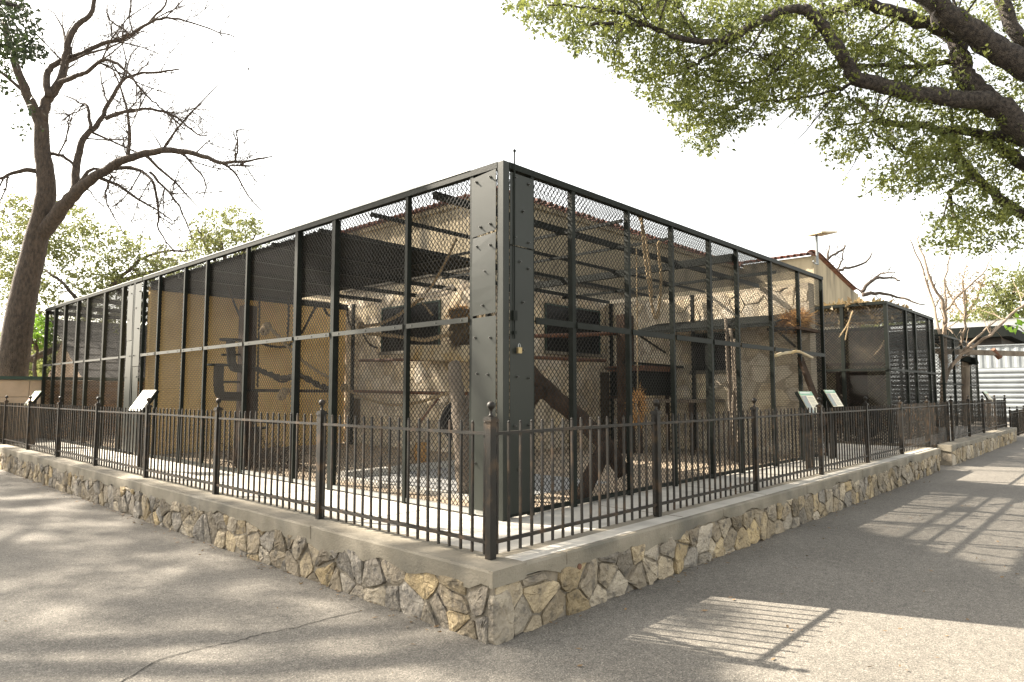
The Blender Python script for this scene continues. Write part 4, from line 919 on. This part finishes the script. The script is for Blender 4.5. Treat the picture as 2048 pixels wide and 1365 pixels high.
# --- bare tree at the left
D0 = 17.5
bt = tree('bare_tree', at(25, 830, D0) * Vector((1, 1, 0)), 'tall bare winter tree with crooked limbs at the left edge') if False else tree('bare_tree', (at(25, 800, D0).x, at(25, 800, D0).y, 0), 'tall bare winter tree with crooked limbs at the left edge')
r = random.Random(21); mb = MB(); tw = MB()
def tpath(pts, d0=0, d1=0): n = len(pts) - 1; return [at(x, y, D0 + d0 + (d1 - d0) * k / max(n, 1)) for k, (x, y) in enumerate(pts)]
def pw(px): return px / 2 / FPX * D0 * (.8 if px > 30 else .82)
SP = [
 ([(5, 900), (18, 780), (32, 680), (48, 590), (68, 500), (88, 420), (92, 360), (84, 300), (82, 240)], 84, 38, 0, 0),
 ([(80, 470), (112, 432), (140, 398), (165, 372), (200, 347), (255, 318), (325, 301), (390, 308), (440, 325), (482, 324), (545, 313)], 40, 3, 0, -1.5),
 ([(150, 388), (152, 350), (158, 305), (172, 270), (198, 246), (215, 212), (240, 168), (272, 150), (335, 142), (360, 138)], 22, 4, 0, 1.2),
 ([(210, 238), (240, 228), (290, 218), (345, 230), (395, 268), (415, 270)], 11, 3, .2, 1.2),
 ([(82, 250), (62, 205), (45, 165), (22, 100), (5, 40), (-30, -40)], 28, 12, 0, -.8),
 ([(84, 245), (92, 205), (112, 178), (128, 140), (136, 90), (152, 50), (180, 32), (190, -10), (180, -60)], 27, 9, 0, .6),
 ([(98, 195), (92, 152), (112, 128), (155, 112), (205, 88), (255, 74), (300, 46), (345, 36), (400, 52), (470, 75)], 18, 3, 0, 1.4),
 ([(120, 165), (150, 152), (172, 146), (196, 124), (228, 124), (258, 148), (290, 190), (320, 215), (370, 260)], 13, 3, 0, -1),
 ([(152, 388), (175, 345), (205, 340), (225, 352)], 12, 4, -.2, .3),
 ([(232, 338), (262, 336), (302, 358), (317, 420), (318, 460), (350, 505)], 11, 3, -.2, -.9),
 ([(300, 345), (340, 388), (372, 440), (382, 480)], 7, 2.5, -.4, -1),
 ([(360, 303), (385, 330), (412, 366), (406, 402)], 7, 2.5, -.6, -1.2),
 ([(425, 320), (465, 340), (490, 380), (530, 430)], 7, 2.5, -.8, -1.4),
 ([(470, 325), (476, 295), (474, 262), (500, 262)], 5, 2, -.9, -1.2),
 ([(90, 345), (55, 340), (25, 346), (-10, 362)], 15, 7, 0, -.6),
 ([(96, 308), (125, 312), (150, 335)], 10, 8, .2, .1),
 ([(255, 73), (250, 60), (220, 40), (215, 10)], 7, 3, .6, .9),
 ([(300, 46), (330, 10), (345, -20)], 7, 3, 1, 1.2),
 ([(180, 260), (176, 215), (160, 205), (125, 190)], 9, 3, .4, .9),
 ([(215, 212), (205, 170), (200, 128)], 5, 2.5, .6, 1.4),
 ([(225, 352), (212, 385), (220, 420), (250, 470)], 6, 2.5, 0, -.6)]
for pts, w0, w1, d0, d1 in SP:
    q, rad = limb(mb, tpath(pts, d0, d1), pw(w0), pw(w1) * .8, r, .02 if w0 < 60 else .01, 10 if w0 > 14 else 7, 4, .8)
    if w0 < 60: twigs(tw, q, rad, r, 2, 1.0, .2, .3, 1.9 if w0 < 26 else 1.2, (.8, 2.6), 4, None, FW)
mb.build('trunk', M_BARK, bt, True); tag(tw.build('twigs', M_BARK, bt), kind='stuff')

# --- live oak reaching in from the right
ok = tree('live_oak', (15.5, -3.2, 0), 'large live oak whose leafy limbs reach in from the upper right')
mb = MB(); r = random.Random(5); DO = 8.2; ends = []; tw = MB()
def op(pts, d0, d1): n = len(pts) - 1; return [at(x, y, d0 + (d1 - d0) * k / max(n, 1)) for k, (x, y) in enumerate(pts)]
OL = [
 ([(2350, 330), (2180, 210), (2048, 130), (1993, 97), (1947, 66), (1900, 31), (1850, -10), (1780, -70)], 62, 40, 8.4, 8),
 ([(2400, 420), (2200, 350), (2048, 258), (2003, 220), (1962, 189), (1936, 159), (1921, 123), (1916, 87), (1890, 61), (1819, 36), (1757, 15), (1700, 2)], 66, 22, 8.4, 8.6),
 ([(1975, 200), (1921, 197), (1844, 189), (1768, 174), (1716, 159), (1691, 123), (1665, 82), (1640, 46), (1606, 18)], 40, 22, 8.35, 8.0),
 ([(1614, 20), (1563, 23), (1512, 46), (1471, 72), (1430, 84), (1358, 79), (1327, 64), (1287, 51), (1246, 49), (1180, 51)], 20, 6, 8.0, 7.6),
 ([(2200, 330), (2048, 284), (1998, 271), (1896, 261), (1844, 251), (1768, 246), (1737, 220), (1712, 196)], 30, 8, 8.8, 9.2),
 ([(2300, 470), (2120, 380), (2048, 328), (2003, 297), (1955, 268)], 40, 24, 9.0, 9.2),
 ([(2350, 560), (2180, 500), (2048, 432), (1998, 394), (1952, 358), (1921, 322), (1911, 287), (1895, 262)], 34, 14, 9.4, 9.2),
 ([(1918, 324), (1865, 317), (1809, 307), (1773, 284), (1740, 260)], 12, 5, 9.2, 9.4),
 ([(1938, 358), (1901, 384), (1906, 425), (1916, 466), (1896, 495)], 11, 5, 9.2, 9.3),
 ([(1925, 120), (1880, 128), (1819, 133), (1716, 133), (1614, 148), (1537, 179), (1470, 215)], 16, 5, 8.6, 9.2),
 ([(1995, -40), (2003, 0), (2029, 66), (2060, 90)], 28, 30, 8.9, 8.8),
 ([(1640, 60), (1590, 105), (1540, 150), (1480, 165), (1400, 150)], 10, 4, 8.2, 8.6),
 ([(1700, 10), (1640, 30), (1600, 18)], 18, 14, 8.6, 8.1),
 ([(1480, 70), (1420, 110), (1370, 140), (1320, 160)], 9, 3, 8.0, 8.3),
 ([(1330, 65), (1250, 30), (1180, 15), (1090, 10)], 8, 3, 7.7, 7.6),
 ([(1716, 160), (1640, 190), (1560, 200), (1500, 205)], 9, 3, 8.4, 8.8),
 ([(1768, 246), (1690, 250), (1650, 270)], 7, 3, 9.2, 9.4)]
for pts, w0, w1, d0, d1 in OL:
    q, rad = limb(mb, op(pts, d0, d1), w0 / 2 / FPX * 7.6, w1 / 2 / FPX * 7.6, r, .02, 12 if w0 > 20 else 8, 4, .8)
    twigs(tw, q, rad, r, 2, 1.1, .12, .15 if w0 < 30 else .45, 2.6 if w0 < 30 else 1.2, (.35, 1.0), 4, ends, FW)
tk = [Vector((15.5, -3.2, 0)), Vector((15.3, -3.1, 1.5)), Vector((14.6, -2.8, 3)), op([(2350, 330)], 8.6, 8.6)[0]]
mb.tube(wob([Vector((14.2, -4.0, 0)), Vector((13.6, -3.8, 1.5)), Vector((12.2, -3.0, 3.2)), at(2400, 420, 8.4)], .02, r, 4), [.62, .6, .56, .52, .5, .48, .46, .44, .42, .40, .38, .36, .33], 14)
mb.tube(wob([Vector((12.4, -3.0, 3.1)), at(2450, 430, 8.4), at(2350, 330, 8.4)], .02, r, 4), [.35, .33, .32, .3, .28, .26, .24, .22, .2], 12)
mb.tube(wob([Vector((13.2, -3.5, 2.2)), at(2500, 560, 9.4), at(2350, 560, 9.4)], .02, r, 4), [.3, .28, .26, .24, .22, .2, .16, .14, .11], 12)
mb.build('trunk', M_OBARK, ok, True); tag(tw.build('twigs', M_OBARK, ok), kind='stuff')
# crown: clumps of leaves along the boughs
BL = [(1060, 10, 60, 30), (1120, 35, 70, 50), (1200, 60, 80, 60), (1290, 90, 90, 80), (1380, 130, 100, 90), (1440, 180, 90, 90), (1400, 240, 60, 55), (1330, 170, 60, 50), (1250, 20, 110, 40), (1400, 30, 120, 50), (1520, 100, 110, 90), (1560, 170, 80, 55), (1480, 215, 60, 45), (1640, 110, 90, 70), (1650, 190, 80, 55), (1720, 60, 100, 60), (1780, 120, 90, 60), (1800, 220, 90, 50), (1720, 250, 70, 45), (1690, 290, 55, 30), (1860, 150, 80, 60), (1880, 220, 80, 50), (1950, 260, 90, 50), (1840, 330, 70, 50), (1800, 365, 60, 30), (1900, 330, 60, 60), (1960, 330, 70, 60), (2010, 380, 60, 70), (1910, 440, 50, 45), (1950, 480, 50, 30), (2020, 160, 60, 80), (1980, 30, 70, 40), (2040, 250, 50, 60), (1600, 30, 120, 40), (1500, 20, 100, 30), (1870, 40, 70, 40), (1960, 430, 60, 40), (2035, 450, 40, 50), (1850, 280, 90, 35), (1420, 285, 40, 22), (1885, 490, 40, 18)]
r = random.Random(9); C, R_, N = [], [], []
for x, y, rx, ry in BL:
    D_ = 8.0 + (x - 1050) / 1000 * 1.2
    n = int(rx * ry / 40)
    for k in range(n):
        a, q_ = r.uniform(0, 2 * pi), r.random() ** .5
        d_ = D_ + r.gauss(0, .5); C.append(at(x + cos(a) * q_ * rx, y + sin(a) * q_ * ry, d_)); s_ = r.uniform(.07, .17); R_.append((s_, s_, s_ * .7)); N.append(r.randint(8, 18))
for e in ends:
    if r.random() < .75: C.append(e); R_.append((.075, .075, .06)); N.append(r.randint(4, 10))
# the crown goes on above and beyond the frame
for k in range(230):
    x, y = r.uniform(1250, 2500), r.uniform(-520, -20); C.append(at(x, y, 8.6 + r.gauss(0, .9))); R_.append((.28, .28, .2)); N.append(22)
V, F = leaves(C, R_, N, .052, 31, .5); tag(fastmesh('crown', V, F, M_LEAF, ok), kind='stuff')

# --- evergreen oak on the left, mostly out of frame, shading the paving
lo = tree('evergreen_oak', (-5.0, 16.5, 0), 'dark evergreen oak whose leaves hang into the top left corner')
mb = MB(); r = random.Random(33)
limb(mb, [(-5.0, 16.5, 0), (-4.9, 16.5, 2.5), (-4.7, 16.3, 5), (-4.6, 16.4, 8), (-4.8, 16.6, 11), (-5.2, 17, 14.5)], .5, .16, r, .03, 12, 4)
C, R_, N = [], [], []
def blob(x, y, z, rr, n, k=26):
    for _ in range(n):
        C.append((x + r.gauss(0, rr), y + r.gauss(0, rr), z + r.gauss(0, rr * .35))); R_.append((.32, .32, .2)); N.append(k)
KX, KY = TOSUN.x / TOSUN.z, TOSUN.y / TOSUN.z
def over(gx, gy, z): return (gx + KX * z, gy + KY * z, z)
# boughs over the path on the left; last two carry the added wedge clumps
for gx, gy, z in ((0.5, 1, 13.8), (2.6, 1.2, 14.2), (0, 5, 14), (1.5, 7, 13.5), (.5, 10, 14), (2.5, 11, 13), (7.2, 1.7, 10.1), (6.4, 1.9, 10)):
    e = Vector(over(gx, gy, z)); b0 = Vector((-4.5, 16.2, 7.5)); md = b0.lerp(e, .5) + Vector((r.uniform(-.4, .4), r.uniform(-.4, .4), .8))
    limb(mb, [b0, b0.lerp(md, .5) + Vector((0, 0, .3)), md, e], .15, .03, r, .05, 8, 4)
e = at(45, 20, 8.2); limb(mb, [Vector((-4.7, 16.3, 6.0)), Vector((-1.8, 13.0, 7.6)), at(-160, -60, 9), at(-40, -10, 8.4), e], .13, .015, r, .03, 8, 4)
mb.build('trunk', M_OBARK, lo, True)
for k in range(1000):                               # dappled: clumps with gaps between
    gx, gy = r.uniform(-.9, 3.75), r.uniform(-2.5, 17)
    if gx > 3.25 and gy > 2.7: continue
    if gx > 3.3 and gy > 1 + r.random(): continue
    n1 = sin(gx * 1.7 + 1.3) * sin(gy * 1.15 + .4) + .6 * sin(gx * 3.1 - gy * 2.3)
    if gy > 2.0 and n1 > 1.05: continue
    p = over(gx, gy, r.uniform(13, 16)); C.append(p); s_ = r.uniform(.25, .5); R_.append((s_, s_, s_ * .55)); N.append(int(430 * s_ * s_))
for k in range(260):                               # leaf clumps added out of view to shade the wall cap
    gx, gy = r.uniform(3.15, 3.5), r.uniform(2.9, 17)
    if sin(gy * 2.1) + .7 * sin(gy * 5.3 + 1) > 1.0: continue
    C.append(over(gx, gy, r.uniform(12.5, 14.5))); R_.append((.2, .2, .12)); N.append(28)
for k in range(150):                              # unseen lower clumps added to shade the paving left of the sunlit patch
    gx, gy = r.uniform(3.1, 4.3), r.uniform(.3, 2.7)
    if gx < 3.85 - max(0, 1.9 - gy) * .75: C.append(over(gx, gy, r.uniform(9.4, 10.4))); R_.append((.2, .2, .13)); N.append(40)
W_ = [(5.3, 2.62), (8.75, 2.62), (7.8, 1.52), (6.98, .69), (6.7, .3), (6.0, 1.2)]  # unseen clumps added and shaped to lay a wedge of shade on the paving
def inside(x, y, P):
    c = False
    for i in range(len(P)):
        (x1, y1), (x2, y2) = P[i], P[i - 1]
        if (y1 > y) != (y2 > y) and x < (x2 - x1) * (y - y1) / (y2 - y1) + x1: c = not c
    return c
k = 0
while k < 460:
    gx, gy = r.uniform(5.3, 9.2), r.uniform(-.9, 3.6)
    if inside(gx, min(gy, 2.6), W_): C.append(over(gx, gy, r.uniform(9.8, 10.5))); R_.append((.22, .22, .14)); N.append(75); k += 1
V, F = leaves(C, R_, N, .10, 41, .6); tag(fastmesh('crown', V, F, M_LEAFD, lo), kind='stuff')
C2, R2, N2 = [], [], []
for x, y, rx, ry, n in ((20, 40, 60, 50, 60), (45, 95, 42, 32, 40), (10, 110, 35, 30, 25), (-60, 40, 80, 90, 60), (15, 175, 22, 40, 8), (50, 230, 20, 40, 7)):
    for _ in range(n):
        a, q_ = r.uniform(0, 6.28), r.random() ** .5; C2.append(at(x + cos(a) * q_ * rx, y + sin(a) * q_ * ry, 8.3 + r.gauss(0, .35))); R2.append((.13, .13, .1)); N2.append(17 if y < 150 else 9)
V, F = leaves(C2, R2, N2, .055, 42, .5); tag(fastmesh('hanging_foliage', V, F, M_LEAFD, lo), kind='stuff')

# --- trees behind
def bgtree(name, label, base_px, D, spine, blobs, lm, bm, leaf, dens, seed, spread=.5, group='trees behind the cages', tw_=True, clump=.3):
    r = random.Random(seed); b = at(base_px[0], base_px[1], D); t = tree(name, (b.x, b.y, 0), label, group); mb = MB(); tw = MB()
    first = True
    for pts, w0, w1 in spine:
        P = [at(x, y, D + r.uniform(-.6, .6)) for x, y in pts]
        if first: P = [Vector((P[0].x, P[0].y, 0))] + P; first = False
        q, rad = limb(mb, P, w0 / 2 / FPX * D, w1 / 2 / FPX * D, r, .05, 8, 4)
        if tw_: twigs(tw, q, rad, r, 1, 1, 0, .3, 1.2, (.5, 1.6), 3, None, FW)
    mb.build('trunk', bm, t, True)
    if tw.f: tag(tw.build('twigs', bm, t), kind='stuff')
    C, R, N = [], [], []
    for x, y, rx, ry in blobs:
        n = int(rx * ry * dens / 60) + 1
        for _ in range(n):
            a, q_ = r.uniform(0, 6.28), r.random() ** .5; C.append(at(x + cos(a) * q_ * rx, y + sin(a) * q_ * ry, D + r.gauss(0, spread * 2))); s_ = r.uniform(.5, 1.2) * clump; R.append((s_, s_, s_ * .6)); N.append(r.randint(8, 22))
    if C: V, F = leaves(C, R, N, leaf, seed, .55); tag(fastmesh('crown', V, F, lm, t), kind='stuff')
    return t
bgtree('evergreen_tree', 'spreading olive green tree behind the left mesh cage', (60, 830), 27, [([(160, 720), (180, 620), (240, 560), (330, 540)], 16, 5), ([(175, 640), (140, 580), (90, 540)], 10, 4), ([(230, 565), (300, 510), (380, 500)], 8, 3), ([(60, 720), (150, 680), (260, 610), (350, 560)], 14, 6)],
       [(30, 480, 60, 90), (110, 460, 90, 60), (180, 500, 90, 60), (260, 520, 80, 50), (330, 545, 60, 30), (150, 580, 80, 40), (230, 590, 70, 40), (60, 570, 50, 50), (120, 650, 60, 40), (40, 660, 60, 40), (20, 560, 60, 60), (180, 660, 80, 40), (250, 640, 50, 40)], M_LEAFY, M_BARK, .11, 2.6, 51)
bgtree('evergreen_tree', 'rounded olive green tree top above the middle of the left cage', (450, 830), 32, [([(450, 640), (452, 540), (440, 470)], 16, 5), ([(452, 560), (490, 500), (510, 470)], 8, 3), ([(450, 550), (410, 490), (395, 455)], 8, 3)],
       [(420, 460, 45, 42), (470, 450, 45, 35), (505, 480, 38, 38), (400, 500, 45, 40), (460, 500, 60, 40), (360, 540, 45, 30)], M_LEAFY, M_BARK, .12, 3.2, 52)
bgtree('green_tree', 'yellow green shrubby tree low behind the bare trunk', (70, 830), 25, [([(70, 760), (72, 700), (85, 650)], 10, 3), ([(72, 700), (60, 660), (50, 640)], 6, 2)], [(75, 670, 30, 25), (90, 655, 20, 22), (60, 640, 25, 20), (20, 690, 30, 25)], M_LEAFG, M_BARK, .14, 3.0, 53)
bgtree('bare_tree', 'bare branching tree top behind the gable', (1700, 830), 38, [([(1668, 680), (1660, 590), (1656, 520), (1680, 505), (1690, 490)], 8, 3), ([(1655, 525), (1658, 490)], 5, 2), ([(1672, 545), (1690, 538), (1730, 525), (1745, 505)], 7, 2), ([(1672, 545), (1685, 520), (1686, 500)], 4, 2), ([(1725, 590), (1760, 587), (1800, 596)], 9, 4), ([(1722, 585), (1745, 562), (1775, 555), (1800, 562)], 8, 3), ([(1745, 562), (1760, 548), (1790, 545)], 5, 2), ([(1800, 596), (1850, 610)], 5, 2)], [], M_LEAFY, M_BARK, .1, 0, 54)
bgtree('crape_myrtle', 'pale bare many stemmed crape myrtle beside the far cage', (1882, 815), 23.5, [([(1884, 800), (1884, 740), (1880, 680), (1862, 600), (1845, 540), (1820, 480)], 9, 2), ([(1886, 800), (1890, 700), (1888, 620), (1862, 560), (1840, 500), (1835, 470)], 9, 2), ([(1884, 700), (1893, 620), (1890, 560), (1905, 500)], 6, 2), ([(1884, 790), (1905, 730), (1950, 690), (1990, 665), (2030, 620), (2080, 590)], 8, 3), ([(1888, 770), (1900, 735), (1960, 670), (2000, 640)], 6, 2), ([(1893, 620), (1930, 580), (1970, 540), (1990, 500)], 5, 1.5), ([(1920, 690), (1930, 640), (1925, 570), (1935, 520)], 5, 1.5)], [], M_LEAFY, M_PBARK, .1, 0, 55)
bgtree('bronze_tree', 'sparse bronze leaved tree beyond the white fence', (1940, 830), 50, [([(1930, 690), (1932, 620), (1925, 560)], 10, 3), ([(1931, 640), (1960, 580), (1970, 550)], 6, 2), ([(1930, 640), (1900, 590), (1890, 560)], 5, 2)], [(1930, 570, 50, 35), (1900, 590, 40, 30), (1970, 590, 50, 35), (1940, 620, 50, 25)], M_LEAFB, M_PBARK, .17, .9, 56, clump=.5)
bgtree('evergreen_tree', 'dense olive evergreen beyond the white fence at the right edge', (2020, 830), 48, [([(2020, 690), (2022, 620), (2030, 570)], 12, 4), ([(2022, 630), (1990, 580), (1980, 560)], 6, 2)], [(2010, 570, 55, 35), (2045, 600, 40, 45), (1985, 610, 45, 35), (2020, 640, 50, 35), (1960, 640, 45, 25), (2060, 560, 40, 40)], M_LEAFY, M_BARK, .2, 2.4, 57, clump=.55)
bgtree('hedge_shrub', 'bright green leafy shrub showing over the white fence', (2030, 830), 44, [([(2025, 690), (2026, 660)], 8, 3), ([(2025, 690), (2050, 650)], 6, 2)], [(2025, 678, 28, 14), (2045, 668, 22, 20), (2000, 684, 22, 8)], M_LEAFG, M_BARK, .15, 3.5, 58, tw_=False)
# bright leaves close at the right edge
sg = thing('leafy_sprig', at(2080, 660, 12), 'bright green leaf sprig poking in at the right edge', 'leaves')
mb = MB(); mb.tube([at(2075, 690, 12), at(2040, 655, 12), at(2015, 650, 12)], [.012, .008, .004], 5); mb.build('stem', M_PBARK, sg)
V, F = leaves([at(2036, 645, 12), at(2018, 652, 12), at(2046, 660, 12)], [(.14, .14, .08)] * 3, [5] * 3, .13, 4, .5); tag(fastmesh('leaf_mass', V, F, M_LEAFG, sg), kind='stuff')
# distant tree belts closing the horizon: reads as one mass
for nm, lab, x0, x1, y0, y1, D, sd, lm in (('far_wood', 'distant mass of trees on the left horizon', -80, 560, 690, 790, 60, 71, M_LEAFY), ('far_wood', 'distant mass of trees on the right horizon', 1600, 2140, 640, 780, 75, 72, M_LEAFY)):
    r = random.Random(sd); C = [at(r.uniform(x0, x1), r.uniform(y0, y1), D + r.gauss(0, 4)) for _ in range(420)]
    V, F = leaves(C, [(1.6, 1.6, 1.0)] * len(C), [45] * len(C), .5, sd, .6); tag(fastmesh(nm, V, F, lm), lab, 'trees', kind='stuff')
# fallen leaves and twigs on the paving
r = random.Random(77); P = []
for k in range(620):
    s_ = r.random(); y = r.uniform(3.5, 17) if s_ < .45 else 0
    if s_ < .45: P.append((WX - abs(r.gauss(.02, .10)) - .02, y, .008))
    elif s_ < .7: P.append((r.uniform(3.5, 16), WY - abs(r.gauss(.02, .09)) - .02, .008))
    else: P.append((r.uniform(-1, 12), r.uniform(.6, 2.9) if r.random() < .5 else r.uniform(1, 9) * .8, .008))
P = [p for p in P if p[0] < WX or p[1] < WY]
V, F = leaves(P, [(.01, .01, .0)] * len(P), [1] * len(P), .045, 7, .5); V[:, 2] = .006 + np.abs(V[:, 2] - .008) * .25
tag(fastmesh('leaf_litter', V, F, mat('dry_leaf', (.22, .14, .07), (.13, .085, .045), .9, 3)), 'scattered dry leaves on the paving along the stone wall', 'leaves', kind='stuff')
